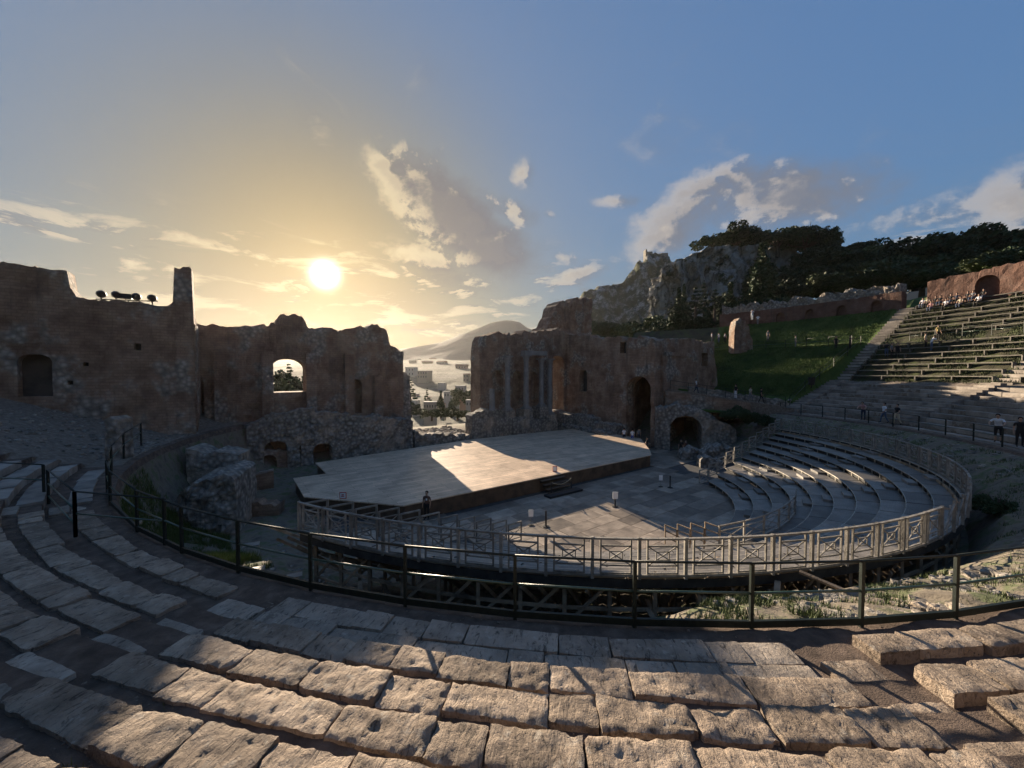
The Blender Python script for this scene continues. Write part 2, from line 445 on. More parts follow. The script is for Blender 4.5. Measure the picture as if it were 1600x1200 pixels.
M['stage'] = material('stage_boards', [(0.3, (0.403, 0.297, 0.209)), (0.55, (0.598, 0.448, 0.318)), (0.75, (0.756, 0.567, 0.408))], .8, .5, .15, 20, spec=.45, extra=stage_extra)
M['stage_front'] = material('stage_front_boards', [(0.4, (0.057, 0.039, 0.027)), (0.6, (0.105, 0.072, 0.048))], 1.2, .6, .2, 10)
def rock_extra(N, v, c, hgt, lo=.54, hi=.61):
    w = N.vmath('MULTIPLY', v, (1, 1, .45))
    st = N.noise(w, .42, 9, .72, .6)
    c = N.ramp(st, [(.30, (.10, .095, .088)), (.44, (.28, .265, .24)), (.54, (.38, .36, .33)), (.70, (.64, .61, .56))])
    veg = N.smooth(N.noise(v, .13, 9, .74), lo, hi)
    c = N.mix(veg, c, N.ramp(N.noise(v, .9, 4), [(.3, (.020, .028, .012)), (.7, (.055, .068, .028))]))
    cr = N.new('ShaderNodeTexVoronoi', feature='DISTANCE_TO_EDGE'); N.l.new(N.vmath('ADD', w, N.vmath('MULTIPLY', N.new('ShaderNodeTexNoise').outputs[1], (3, 3, 3))), cr.inputs[0]); cr.inputs['Scale'].default_value = .22
    c = N.mix(N.smooth(cr.outputs['Distance'], .10, .0, 0, .6), c, (.03, .028, .025))
    return c, N.math('ADD', N.math('MULTIPLY', st, 1.4), hgt)


M['rock'] = material('cliff_rock', [(.3, (.1, .1, .1)), (.7, (.3, .3, .3))], .2, .95, 1.0, 1.2, bdist=1.2, extra=rock_extra)
M['rock_far'] = material('scrubby_rock', [(.3, (.1, .1, .1)), (.7, (.3, .3, .3))], .2, .95, 1.0, 1.2, bdist=1.2, extra=lambda N, v, c, h: rock_extra(N, v, c, h, .40, .53))
M['hill'] = material('scrub_hill', [(.3, (.06, .058, .042)), (.5, (.10, .10, .065)), (.7, (.17, .155, .12))], .03, .95, .8, .1, bdist=3.0)
M['mountain'] = material('far_mountain', [(.3, (.09, .095, .08)), (.7, (.15, .15, .125))], .004, 1, .4, .02, bdist=10)
M['leaf'] = material('dark_leaf', [(0.3, (0.018, 0.033, 0.015)), (0.55, (0.040, 0.064, 0.029)), (0.8, (0.068, 0.097, 0.044))], .6, .7, 0, 4, spec=.2, rand=.25)
M['leaf_mid'] = material('olive_leaf', [(.3, (.035, .050, .020)), (.55, (.075, .095, .038)), (.8, (.12, .14, .06))], .8, .7, 0, 4, spec=.2, rand=.25)
M['leaf_dry'] = material('weed_leaf', [(.3, (.06, .075, .022)), (.55, (.13, .14, .04)), (.8, (.22, .19, .085))], 3, .7, 0, 4, spec=.2, rand=.25)
M['grass_blade'] = material('grass_blades', [(.3, (.045, .065, .018)), (.55, (.085, .11, .03)), (.8, (.15, .16, .06))], 2, .7, 0, 4, spec=.2)
M['cactus'] = material('cactus_pad', [(.3, (.10, .13, .05)), (.7, (.19, .22, .09))], 2, .6, .2, 8)
M['bark'] = material('bark', [(.3, (.05, .038, .028)), (.7, (.11, .085, .065))], 2, .95, .6, 10)
M['black'] = material('black_metal', [(.4, (.012, .012, .013)), (.6, (.022, .022, .024))], 5, .5, .1, 30)
M['white'] = material('white_paper', [(.4, (.70, .70, .70)), (.6, (.80, .80, .79))], 3, .6, 0)
M['red'] = material('red_print', [(.4, (.40, .05, .04)), (.6, (.46, .07, .05))], 3, .6, 0)
M['rope'] = material('rope', [(.4, (.42, .36, .26)), (.6, (.52, .45, .33))], 9, .9, .2, 60)
M['void'] = material('painted_recess_shade', [(.4, (.05, .045, .038)), (.6, (.08, .07, .06))], 1, .95, .3, 5)  # dark colour stands in for the shade inside openings


def plain(name, c, rough=.8):
    return material(name, [(.35, tuple(x * .85 for x in c)), (.65, c)], 6, rough, 0, spec=.25)


# ------------------------------------------------------------------ ground of the hollow
TREAD_N, RISE_N, TREAD_F, RISE_F = .74, .235, .84, .35             # near blocks and the blocks across the hollow


def row_r(k, near=True):                         # front edge of a stone row
    return 27.95 if k == 0 else 28.95 + (TREAD_N if near else TREAD_F) * (k - 1)


def row_z(k, near=True):
    return 4.5 + (RISE_N if near else RISE_F) * k


SLOPE = [(0, -.12), (17.5, -.12), (20, .15), (23.6, 1.35), (25.4, 2.0), (26.7, 3.0), (27.2, 3.75), (27.32, 4.40), (28.95, 4.43)]
SLOPE_R = [(0, -.12), (17.5, -.12), (20, .15), (23.6, 1.7), (24.5, 3.0), (25.4, 3.65), (26.6, 4.05), (27.2, 4.25), (27.32, 4.40), (28.95, 4.43)]
SLOPE_L = [(0, -.12), (23.5, -.1), (25.2, .3), (26.3, 1.6), (27.0, 3.3), (27.32, 4.40), (28.95, 4.43)]
UPPER = [(36.5, 7.6), (37.2, 7.95), (49, 17.0), (51, 17.2), (62, 20.5), (120, 44), (160, 52)]
GRASSW = [(28.9, 4.55), (31, 6.2), (42.2, 12.5), (43.6, 12.6), (49, 17.1), (51, 17.2), (60, 17), (90, 12), (160, 4)]
STAIRS = [18.3, -3.0, -88.1, -108.4, -129.6]


def ground_h(R, deg):
    if R <= 28.95:
        w = max(0.0, min(1.0, (deg + 97) / 9))
        z = lerp(interp(SLOPE, R), interp(SLOPE_R, R), w); w = max(0.0, min(1.0, (-127 - deg) / 12))
        return lerp(z, interp(SLOPE_L, R), w)
    if deg > 19.6:
        g = interp(GRASSW, R)
        return g if R < 51 else lerp(interp(UPPER, R), g, min(1, (deg - 19.6) / 16))
    if deg < -146:
        return lerp(4.45, 9.0, (R - 28.95) / 11) if R < 40 else 9.0
    near = deg < -50
    if R < 36.5:
        k = int((R - 28.95) / (TREAD_N if near else TREAD_F)) + 1
        return row_z(min(k, 11), near) - (.075 if near else .055)
    return interp(UPPER, R)


def polar(x, y):
    d = degrees(atan2(y - CY, x - CX))
    if d > 90:
        d -= 360
    return hypot(x - CX, y - CY), d


def drop(px, py, r0=8.0, r1=160.0):
    """where the line of sight through this spot meets the ground of the hollow"""
    r = ray(px, py); t = r0
    while t < r1:
        p = Vector((r.x * t, r.y * t, CAMZ + r.z * t)); R, d = polar(p.x, p.y)
        if R > 20 and p.z <= ground_h(R, d):
            return p
        t += .05
    return Vector((r.x * t, r.y * t, CAMZ + r.z * t))


def build_ground():
    Rs = [17.5, 19, 20.5, 22, 23.6, 24.5, 25.4, 26.1, 26.7, 27.2, 27.30, 27.6, 28.2, 28.93]
    rr_ = set()
    for k in range(11):
        for t_ in (TREAD_N, TREAD_F):
            r = 28.95 + t_ * k
            if r < 36.4:
                rr_ |= {round(r + .004, 3), round(r + t_ - .004, 3), round(r + t_ * .5, 3)}
    last = 28.93
    for r in sorted(rr_):
        if r - last > .007 and r < 36.45:
            Rs.append(r); last = r
    Rs += [36.49, 37.2] + [38 + i for i in range(12)] + [51, 54, 58, 62, 70, 80, 92, 106, 120, 140, 160]
    degs = []; d = -186.0
    while d < 66:
        degs.append(d); d += .45 if -140 < d < -70 else (.9 if d < 40 else 2)
    vs = []; fs = []; mi = []
    for d in degs:
        for R in Rs:
            z = ground_h(R, d); p = pol(R, d)
            amp = (.05 if d < -40 else .015) if R < 37 else (.10 if R < 52 else 1.2)
            if 17.6 < R < 27.1:
                amp = .30
            z += nz(p.x * .9, p.y * .9, 3) * amp * (1 if R > 52 else .8) + (nz(p.x * 3.1, p.y * 3.1, 8) * .022 if R < 37 else 0)
            if R > 51 and d < 45:
                z += 0
            vs.append((p.x, p.y, z))
    n = len(Rs)
    for i in range(len(degs) - 1):
        for j in range(n - 1):
            fs.append((i * n + j, i * n + j + 1, (i + 1) * n + j + 1, (i + 1) * n + j))
            R, d = Rs[j], degs[i]
            m_, n_ = mn(*pol(R + .3, d).xy)
            if R < 27.2:
                k = 1
            elif d > 46:
                k = 3
            elif d > 19.2 and R > 28.9:
                k = 2
            elif R > 36.9:
                k = 3
            elif (d < -146 or d > -40) and R > 27.3:
                k = 4
            else:
                k = 0
            mi.append(k)
    me = bpy.data.meshes.new('ground'); me.from_pydata(vs, [], fs)
    for k in ('soil', 'dirt', 'grass', 'weeds', 'gravel'):
        me.materials.append(M[k])
    me.polygons.foreach_set('material_index', mi); me.update()
    struct(link('ground', me))
    b = MB(); b.add([(-9000, -4000, -26), (9000, -4000, -26), (9000, 14000, -26), (-9000, 14000, -26)], [(0, 1, 2, 3)])
    struct(b.build('terrain', M['hill']))
    # ground round the stage building, up to the edge of the terrace above the town
    b = MB(); pts = []
    for i in range(25):
        for j in range(13):
            m_ = -26 + i * 4.0; n_ = 22 + j * 3.0; p = S(m_, n_)
            z = interp([(22, -.10), (39.2, -.10), (41.5, 1.15), (50, 1.6), (58, -2.5)], n_)
            pts.append((p.x, p.y, z + (nz(p.x * .5, p.y * .5, 2) * .25 if n_ > 41 else 0)))
    b.add(pts, [(i * 13 + j, (i + 1) * 13 + j, (i + 1) * 13 + j + 1, i * 13 + j + 1) for i in range(24) for j in range(12)])
    struct(b.build('stage_ground', M['dirt'], smooth=True))


build_ground()

# ------------------------------------------------------------------ far hills
def sheet(name, f, us, vs_, mat, smooth=True):
    vs = [f(u, v) for u in us for v in vs_]; n = len(vs_)
    b = MB(); b.add(vs, [(i * n + j, (i + 1) * n + j, (i + 1) * n + j + 1, i * n + j + 1) for i in range(len(us) - 1) for j in range(n - 1)])
    return struct(b.build(name, mat, smooth=smooth))


def ridge(name, sil, Y, mat, spread, rough, base=-30, steps=120, back=1.0, nvv=24):
    """a mountain whose crest follows a skyline; it slopes down to both sides of the crest"""
    pts = [(p.x, p.z) for p in (atY(px, py, Y) for px, py in sil)]
    x0, x1 = pts[0][0], pts[-1][0]; rk = .6 if mat is M['rock_far'] else 0.0
    def f(u, v):
        x = lerp(x0, x1, u); h = interp(pts, x)
        k = max(0.0, 1 - abs(v) ** .85)
        z = lerp(base, h, k) + nz(x / rough, v * 3.0, 5, 6) * (h - base) * .10 * (1 - k * .75) * (1 if abs(v) < .98 else 0) + nz(x / rough * 5, v * 9, 1) * (h - base) * (.012 + .03 * rk) - rk * abs(nz(x / rough * 1.4, v * 2.2, 3, 6)) * (h - base) * .28 * min(1, 6 * abs(v)) * (1 - abs(v))
        return (x, Y + v * spread * (back if v > 0 else 1) + nz(x / rough * 2, v * 4, 9) * spread * .05, z)
    return sheet(name, f, [i / steps for i in range(steps + 1)], [-1 + i / nvv for i in range(2 * nvv + 1)], mat)


ridge('far_mountain', [(-200, 600), (300, 585), (560, 560), (630, 545), (660, 540), (690, 533), (715, 524), (745, 514), (768, 505), (785, 501), (800, 500), (812, 505), (826, 515), (850, 522), (900, 530), (1000, 560), (1150, 600)], 900, M['mountain'], 380, 110)
ridge('far_hill', [(1300, 520), (1400, 470), (1500, 400), (1535, 362), (1560, 359), (1600, 356), (1660, 352), (1800, 380), (2100, 520)], 700, M['mountain'], 250, 110)


def town_h(x, y):
    d = y + x * .10
    return interp([(60, -6), (110, -13), (160, -12), (260, -2), (500, 22), (900, 40), (1500, 60)], d) + nz(x * .01, y * .01, 4) * 5


sheet('town_hill', lambda u, v: (lerp(-900, 260, u), lerp(62, 1600, v * v), town_h(lerp(-900, 260, u), lerp(62, 1600, v * v))),
      [i / 70 for i in range(71)], [i / 60 for i in range(61)], M['hill'])


def rock_mass(name, plan, sil, Yref, base, mat, nu, nv, amp, scale, lean=.12):
    """a rock face that follows a plan line; heights follow its own skyline; the top runs back from the brink"""
    L = [0.0]
    for a, b in zip(plan, plan[1:]):
        L.append(L[-1] + hypot(b[0] - a[0], b[1] - a[1]))
    xs = [(l, p[0]) for l, p in zip(L, plan)]; ys = [(l, p[1]) for l, p in zip(L, plan)]
    vs = []
    top = nv + 7
    for i in range(nu + 1):
        l = L[-1] * i / nu; x, y = interp(xs, l), interp(ys, l)
        x2, y2 = interp(xs, l + 1), interp(ys, l + 1); x1, y1 = interp(xs, l - 1), interp(ys, l - 1)
        t = Vector((x2 - x1, y2 - y1)).normalized(); nrm = Vector((t.y, -t.x))
        px = 800 + F * x / y
        h = atY(px, interp(sil, px), y).z
        for _ in range(4):
            bk = lean * (h - base); xx, yy = x - nrm.x * bk, y - nrm.y * bk
            h = atY(0, interp(sil, 800 + F * xx / yy), yy).z
        for j in range(top + 1):
            v = min(1.0, j / nv); z = lerp(base, h, v)
            q = Vector((x * scale, y * scale, z * scale * .45))
            d = (NZ.ridged_multi_fractal(q, 1.0, 2.0, 5, 1.0, 2.0) - 1.0) * amp + nz(x * scale * 5, y * scale * 5, z * scale * 3) * amp * .5 + abs(nz(x * scale * 11, y * scale * 11, z * scale * 5)) * amp * -.45
            back = lean * (z - base) * (1 if v < 1 else 1)
            run = 0 if j <= nv else (j - nv) * amp * .7
            zz = z if j <= nv else z + nz(x * .08 + j, y * .08, 3) * amp * .4 - (j - nv) * amp * .12
            if v >= 1:
                d *= .4
            zz += nz(x * scale * 7, y * scale * 7, 2) * amp * .22 * (v ** 3)
            vs.append((x + nrm.x * (d - back - run), y + nrm.y * (d - back - run), zz))
    n = top + 1; b = MB()
    b.add(vs, [(i * n + j, (i + 1) * n + j, (i + 1) * n + j + 1, i * n + j + 1) for i in range(nu) for j in range(top)])
    return struct(b.build(name, mat))


CLIFF_SIL = [(1000, 500), (1016, 470), (1022, 445), (1036, 425), (1058, 408), (1085, 395), (1105, 386), (1130, 384), (1200, 384), (1240, 388), (1275, 394), (1300, 408), (1325, 440), (1400, 520)]
rock_mass('cliff', [(92, 215), (70, 180), (52, 148), (45.5, 128), (51, 118), (62, 116), (72, 117), (84, 120), (92, 124), (102, 134), (112, 150)], CLIFF_SIL, 120, 12, M['rock'], 300, 90, 4.2, .06)
CASTLE_SIL = [(780, 560), (846, 520), (880, 480), (905, 465), (915, 453), (932, 447), (955, 446), (972, 441), (985, 425), (1000, 408), (1012, 400), (1026, 398), (1044, 401), (1060, 412), (1090, 440), (1160, 480)]
ridge('castle_hill', CASTLE_SIL, 330, M['rock_far'], 130, 26, base=-20, steps=220)

# ------------------------------------------------------------------ masonry walls
def wall_mesh(length, pos, top, z0, openings=(), thick=1.0, amp=.08, ds=.35, dz=.5, jag=.15, seed=0, fs=1.3, brk=()):
    """wall of one thickness along s; openings (s0, s1, sill, spring, rise) go right through"""
    ss = {0.0, length} | {x for x in brk if 0 < x < length}
    k = int(length / ds) + 1
    for i in range(k + 1):
        ss.add(length * i / k)
    for (a, b_, *_r) in openings:
        for i in range(13):
            ss.add(lerp(a, b_, (1 - cos(pi * i / 12)) / 2))
    ss = sorted(ss); cl = [ss[0]]
    edges = {round(x, 5) for o in openings for x in o[:2]}
    for x in ss[1:]:
        if x - cl[-1] > .04:
            cl.append(x)
        elif round(x, 5) in edges:
            cl[-1] = x
    ss = cl
    def T(s):
        if not jag:
            return top(s)
        return top(s) + jag * (nz(s * 1.7, seed * 7.1, 2) + .8 * nz(s * .5, seed * 3.3, 5) + 1.3 * round(1.6 * NZ.noise(Vector((s * 2.3, seed * 1.9, 1)))) * .6)
    def ivals(s, op):
        t = T(s)
        if op is None:
            return [(z0, t)]
        a, b_, sill, spring, rise = op
        u = (s - (a + b_) / 2) / ((b_ - a) / 2)
        cr = spring + rise * sqrt(max(0.0, 1 - u * u))
        out = []
        if sill > z0 + .01:
            out.append((z0, sill))
        if cr < t - .05:
            out.append((cr, t))
        return out
    verts = []; idx = {}; faces = []
    def V(s, z, d):
        key = (round(s, 4), round(z, 4), round(d, 4))
        if key not in idx:
            p = pos(s, d); e = nz(p.x * fs, p.y * fs, z * fs + seed, 4) * amp
            q = pos(s, d + (e if d < thick / 2 else -e))
            idx[key] = len(verts); verts.append((q.x, q.y, z))
        return idx[key]
    for s0, s1 in zip(ss, ss[1:]):
        mid = (s0 + s1) / 2
        op = next((o for o in openings if o[0] - 1e-4 < mid < o[1] + 1e-4), None)
        A_, B_ = ivals(s0, op), ivals(s1, op)
        if len(A_) != len(B_):
            A_ = A_[-1:]; B_ = B_[-1:]
        for (a0, a1), (b0, b1) in zip(A_, B_):
            kk = max(1, int(max(a1 - a0, b1 - b0) / dz))
            col = []
            for j in range(kk + 1):
                za, zb = lerp(a0, a1, j / kk), lerp(b0, b1, j / kk)
                col.append((V(s0, za, 0), V(s1, zb, 0), V(s0, za, thick), V(s1, zb, thick)))
            for c, e in zip(col, col[1:]):
                faces.append((c[0], c[1], e[1], e[0])); faces.append((c[3], c[2], e[2], e[3]))
            c, e = col[0], col[-1]
            faces.append((e[0], e[1], e[3], e[2])); faces.append((c[1], c[0], c[2], c[3]))
            for s_, flag in ((s0, 0), (s1, 1)):
                edge = abs(s_) < 1e-6 or abs(s_ - length) < 1e-6 or any(abs(s_ - o[0]) < 1e-4 or abs(s_ - o[1]) < 1e-4 for o in openings)
                if edge:
                    for c_, e_ in zip(col, col[1:]):
                        faces.append((c_[flag], e_[flag], e_[2 + flag], c_[2 + flag]))
    b = MB(); b.v = verts; b.f = [f for f in faces if len(set(f)) == len(f)]; b.mi = [0] * len(b.f)
    return b


def straight(m0, n0, dm, dn, tm, tn):
    """walls in the stage's own frame: start, direction, direction of thickness"""
    return lambda s, d: S(m0 + dm * s + tm * d, n0 + dn * s + tn * d)


SN = 42.0                                        # front of the stage wall
def prof_n(pts, n, m0):
    return [(on_n(px, py, n)[0] - m0, on_n(px, py, n)[1]) for px, py in pts]


def column(root, m_, n_, z0, h, r=.36, broken=False):
    c = S(m_, n_, z0) - Vector(root.location)
    mb = MB(); mb.box((c.x, c.y, z0 + .12), (r * 2.9, r * 2.9, .24), A); mb.lathe([(r * 1.35, .24), (r * 1.4, .34), (r * 1.1, .5)], c)
    sh = MB().lathe([(r, .5), (r * 1.0, h * .3), (r * .95, h * .6), (r * .87, h - .75)], c).build('column', M['marble'], root, smooth=False)
    mb.build('base', M['marble'], sh)
    if not broken:
        mb = MB(); mb.lathe([(r * .9, h - .75), (r * 1.05, h - .5), (r * 1.15, h - .35), (r * 1.45, h - .1)], c); mb.box((c.x, c.y, z0 + h - .03), (r * 3, r * 3, .16), A)
        mb.build('capital', M['marble'], sh)


def stage_building():
    # ---- left half of the stage wall
    pts = [(303, 508), (340, 508), (380, 510), (425, 507), (431, 505), (433, 493), (438, 490), (455, 491), (470, 492), (477, 501), (481, 511), (505, 512), (534, 517), (537, 513), (555, 512), (574, 514), (582, 508), (590, 509), (604, 516), (607, 528), (609, 541), (618, 542), (622, 548), (629, 549)]
    m0 = on_n(298, 508, SN)[0]; m1 = on_n(630, 550, SN)[0]; L = m1 - m0
    pr = prof_n(pts, SN, m0)
    a0, a1 = on_n(424, 600, SN)[0] - m0, on_n(479, 600, SN)[0] - m0
    crown = on_n(452, 560, SN)[1]
    root = thing('stage_wall', 'long ruined brick wall with a central arched opening, backlit below the sun', 'wall', S(m0, SN))
    inv = lambda f: (lambda s, d: f(s, d))
    ops = [(a0, a1, 7.0, crown - 1.0, 1.0), (a0 - 6.4, a0 - 4.9, 4.6, 8.0, .75), (a1 + 4.0, a1 + 5.2, 4.6, 7.6, .6)]
    mb = wall_mesh(L, straight(m0, SN, 1, 0, 0, 1), lambda s: interp(pr, s), 1.0, ops, 2.4, .16, ds=.2, jag=.2, seed=1, brk=[q[0] for q in pr])
    body = link_parts(root, mb, 'masonry', M['brick'])
    for (q0, q1, sill, spring, rise) in ops[1:]:
        nb = wall_mesh(q1 - q0 + .4, straight(m0 + q0 - .2, SN + .9, 1, 0, 0, 1), lambda s: spring + rise + .2, sill - .1, (), .6, .05, jag=0, seed=4)
        link_parts(root, nb, 'niche_back', M['brick'], body)
    # broken lower edge of the gap
    for px, w_, h_ in ((622, 3.0, 8.6), (633, 1.6, 5.0)):
        q = on_n(px, 600, SN)[0]
        nb = wall_mesh(w_, straight(q - w_ / 2, SN + .3, 1, 0, 0, 1), lambda s: h_ + 1.2 * (1 - s / w_), 1.0, (), 1.8, .22, ds=.3, jag=.3, seed=px)
        link_parts(root, nb, 'broken_stub', M['rubble'])
    for px in (345, 418, 486, 545, 590):
        q = on_n(px, 600, SN)[0]
        nb = wall_mesh(.9, straight(q - .45, SN - .45, 1, 0, 0, 1), lambda s: 10.8 if px != 590 else 8.5, 3.6, (), .6, .06, jag=.1, seed=px)
        link_parts(root, nb, 'pilaster', M['brick'])
    # ---- right half, between the gap and the side hall
    m0 = on_n(750, 530, SN)[0]; m1 = 40.6; L = m1 - m0
    pts = [(750, 545), (753, 530), (758, 524), (775, 519), (800, 523), (815, 524), (820, 517), (828, 518), (835, 520), (845, 516), (870, 516), (900, 520)]
    pr = prof_n(pts, SN, m0)
    d0, d1 = on_n(861, 600, SN)[0] - m0, on_n(884, 600, SN)[0] - m0
    root = thing('stage_wall', 'ruined brick wall with standing marble columns beside the side hall', 'wall', S(m0, SN))
    zt = on_n(870, 556, SN)[1]
    ops = [(d0, min(d1, L - .5), 3.2, zt - .9, .9)]
    for px, w_ in ((778, 1.7), (808, 1.5), (835, 1.2)):
        q = on_n(px, 600, SN)[0] - m0
        ops.append((q - w_ / 2, q + w_ / 2, 4.6, 8.4, w_ / 2))
    mb = wall_mesh(L, straight(m0, SN, 1, 0, 0, 1), lambda s: interp(pr, s), 1.0, ops, 2.4, .18, ds=.2, jag=.24, seed=2, brk=[q[0] for q in pr])
    body = link_parts(root, mb, 'masonry', M['brick'])
    for (q0, q1, sill, spring, rise) in ops[1:]:
        nb = wall_mesh(q1 - q0 + .4, straight(m0 + q0 - .2, SN + .8, 1, 0, 0, 1), lambda s: spring + rise + .2, sill - .1, (), .6, .05, jag=0, seed=4)
        link_parts(root, nb, 'niche_back', M['brick'], body)
    for px, zc, h_, br in ((769, 3.6, 4.0, True), (793, 4.0, 7.0, False), (822, 4.0, 7.2, False), (846, 4.2, 6.6, False), (859, 3.0, 7.8, False)):
        q = on_n(px, 600, SN - 1.4)[0]
        column(root, q, SN - 1.4, zc, h_, .36, br)
        p = S(q, SN - 1.2)
        wb = wall_mesh(1.5, straight(q - .75, SN - 2.0, 1, 0, 0, 1), lambda s: zc, .2, (), 1.9, .07, jag=0, seed=px)
        link_parts(root, wb, 'pedestal', M['rubble'])
    qa, qb = on_n(818, 548, SN - 1.4)[0], on_n(852, 548, SN - 1.4)[0]
    c = S((qa + qb) / 2, SN - 1.3, 11.55) - Vector(root.location)
    MB().box(c, (qb - qa, .9, .55), A).build('architrave', M['marble'], root)
    # ---- tall fragment behind the corner
    pts = [(846, 517), (858, 506), (864, 492), (868, 480), (874, 472), (886, 470), (898, 471), (905, 467), (924, 466)]
    nn = 49.0; m0 = on_n(845, 520, nn)[0]; m1 = on_n(925, 466, nn)[0]; pr = prof_n(pts, nn, m0)
    root = thing('wall_fragment', 'tall broken brick fragment rising behind the corner of the stage wall', 'wall', S(m0, nn))
    link_parts(root, wall_mesh(m1 - m0, straight(m0, nn, 1, 0, 0, 1), lambda s: interp(pr, s), 1.0, (), 3.0, .3, ds=.22, jag=.35, seed=3, brk=[q[0] for q in pr]), 'masonry', M['brick'])
    # ---- right side hall: the wall that turns towards the seats
    ms = 40.6; N0 = SN + 2.4
    pts = [(866, 520), (880, 521), (905, 522), (925, 525), (931, 529), (962, 529), (965, 527), (1010, 528), (1024, 529)]
    pr = [(N0 - on_m(px, py, ms)[0], on_m(px, py, ms)[1]) for px, py in pts]
    n_end = on_m(1023, 600, ms)[0]; L = N0 - n_end
    s_of = lambda px: N0 - on_m(px, 600, ms)[0]
    zof = lambda px, py: on_m(px, py, ms)[1]
    root = thing('side_hall', 'brick side hall wall with a tall dark arched passage next to the stage', 'wall', S(ms, N0))
    arch = (s_of(979), s_of(1017), -.2, zof(998, 588) - 1.6, 1.6)
    ops = [arch, (s_of(905), s_of(917), zof(911, 612), zof(911, 583), .5), (s_of(968), s_of(978), zof(972, 552), zof(972, 534), .0)]
    ops.sort()
    mb = wall_mesh(L, straight(ms, N0, 0, -1, 1, 0), lambda s: interp(pr, s), -.3, ops, 1.8, .14, ds=.22, jag=.2, seed=5, brk=[q[0] for q in pr])
    body = link_parts(root, mb, 'masonry', M['brick'])
    for (q0, q1, sill, spring, rise) in ops:
        if (q0, q1) == arch[:2]:
            continue
        nb = wall_mesh(q1 - q0 + .5, straight(ms + .9, N0 - q0 + .25, 0, -1, 1, 0), lambda s: spring + rise + .2, sill - .1, (), .5, .04, jag=0, seed=4)
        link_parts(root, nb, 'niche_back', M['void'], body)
    nf = n_end + .02
    fp = [(1024, 529), (1050, 530), (1075, 529), (1092, 532), (1106, 538), (1113, 547), (1117, 562), (1121, 590)]
    mf = ms + 1.76
    prf = [(on_n(px, py, nf)[0] - mf, on_n(px, py, nf)[1]) for px, py in fp]
    Lf = on_n(1121, 600, nf)[0] - mf
    sf = lambda px: on_n(px, 600, nf)[0] - mf
    zf = lambda px, py: on_n(px, py, nf)[1]
    opf = [(sf(1061), sf(1066), zf(1063, 606), zf(1063, 588), .15), (sf(1096), sf(1105), zf(1100, 572), zf(1100, 553), .2)]
    front = link_parts(root, wall_mesh(Lf, straight(mf, nf, 1, 0, 0, 1), lambda s: interp(prf, s), -.3, opf, 1.6, .16, jag=.14, seed=15, brk=[q[0] for q in prf]), 'front_wall', M['brick'])
    for (q0, q1, sill, spring, rise) in opf:
        nb = wall_mesh(q1 - q0 + .5, straight(mf + q0 - .25, nf + .8, 1, 0, 0, 1), lambda s: spring + rise + .2, sill - .1, (), .5, .04, jag=0, seed=4)
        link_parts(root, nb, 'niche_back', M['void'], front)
    # the room behind the passage: back wall, roof vault and inner side walls keep it dark
    s0, s1 = arch[0] - 2.0, arch[1] + .25
    link_parts(root, wall_mesh(s1 - s0, straight(ms + 8, N0 - s0, 0, -1, 1, 0), lambda s: 11.0, -.3, [(1.6, 3.0, -.3, 5.2, .6)], .6, .06, jag=0, seed=6), 'back_wall', M['brick'])
    for s_ in (s0, s1):
        link_parts(root, wall_mesh(8.0, straight(ms + 1.2, N0 - s_, 1, 0, 0, -1), lambda s: 11.0, -.3, (), .6, .06, jag=0, seed=7), 'inner_wall', M['brick'])
    p = [S(ms + 1.6, N0 - s0 + .2), S(ms + 8.6, N0 - s0 + .2), S(ms + 8.6, N0 - s1 - .7), S(ms + 1.6, N0 - s1 - .7)]
    MB().prism([(q.x - root.location.x, q.y - root.location.y) for q in p][::-1], 10.9, 11.4).build('vault', M['brick'], root)
    ra, rb = Vector((17.0, 60.5)), Vector((30.6, 58.2)); rd = (rb - ra).normalized(); rl = (rb - ra).length
    link_parts(root, wall_mesh(rl, lambda s, d: Vector((ra.x + rd.x * s - rd.y * d, ra.y + rd.y * s + rd.x * d, 0)), lambda s: 13.5, 2.0, (), 1.4, .12, jag=.15, seed=12), 'shade_wall', M['brick'])  # unseen wall added behind the hall to shade the right-hand seats
    q = atZ(987, 692, .42); tp = MB().box((q.x - root.location.x, q.y - root.location.y, .06), (3.4, 3.0, .72), A).build('threshold', M['rubble'], root)
    # ledge of rubble along the foot of the hall
    for (a, b_, zt, th, sd) in ((s_of(872), s_of(905), 3.2, 2.0, 1), (s_of(905), s_of(940), 3.0, 1.6, 2), (s_of(940), s_of(975), 2.4, 1.5, 3), (s_of(880), s_of(972), 1.5, 2.6, 4)):
        link_parts(root, wall_mesh(b_ - a, straight(ms - th, N0 - a, 0, -1, 1, 0), lambda s: zt - .3 * s / (b_ - a), -.2, (), th, .16, jag=.22, seed=sd + 20), 'ledge', M['rubble'])
    # ---- left side hall
    NL = 36.0
    pts = [(-60, 404), (0, 410), (25, 413), (60, 417), (88, 421), (104, 423), (107, 436), (105, 446), (112, 452), (119, 465), (150, 468), (200, 470), (232, 473), (248, 478), (262, 478), (270, 474), (272, 420), (280, 421), (286, 416), (296, 417), (299, 420), (301, 490), (303, 505)]
    m0 = on_n(-60, 500, NL)[0]; m1 = on_n(303, 500, NL)[0]
    pr = prof_n(pts, NL, m0)
    root = thing('side_hall', 'high hazy brick hall on the left with a slender tower stub at its corner', 'wall', S(m1, NL))
    w0, w1 = on_n(27, 590, NL)[0] - m0, on_n(82, 590, NL)[0] - m0
    zs = on_n(55, 620, NL)[1]; zt = on_n(55, 553, NL)[1]
    hp = [(on_n(215, 542, NL), .35, .45), (on_n(134, 569, NL), .25, .25), (on_n(110, 598, NL), .25, .25), (on_n(56, 515, NL), .3, .2)]
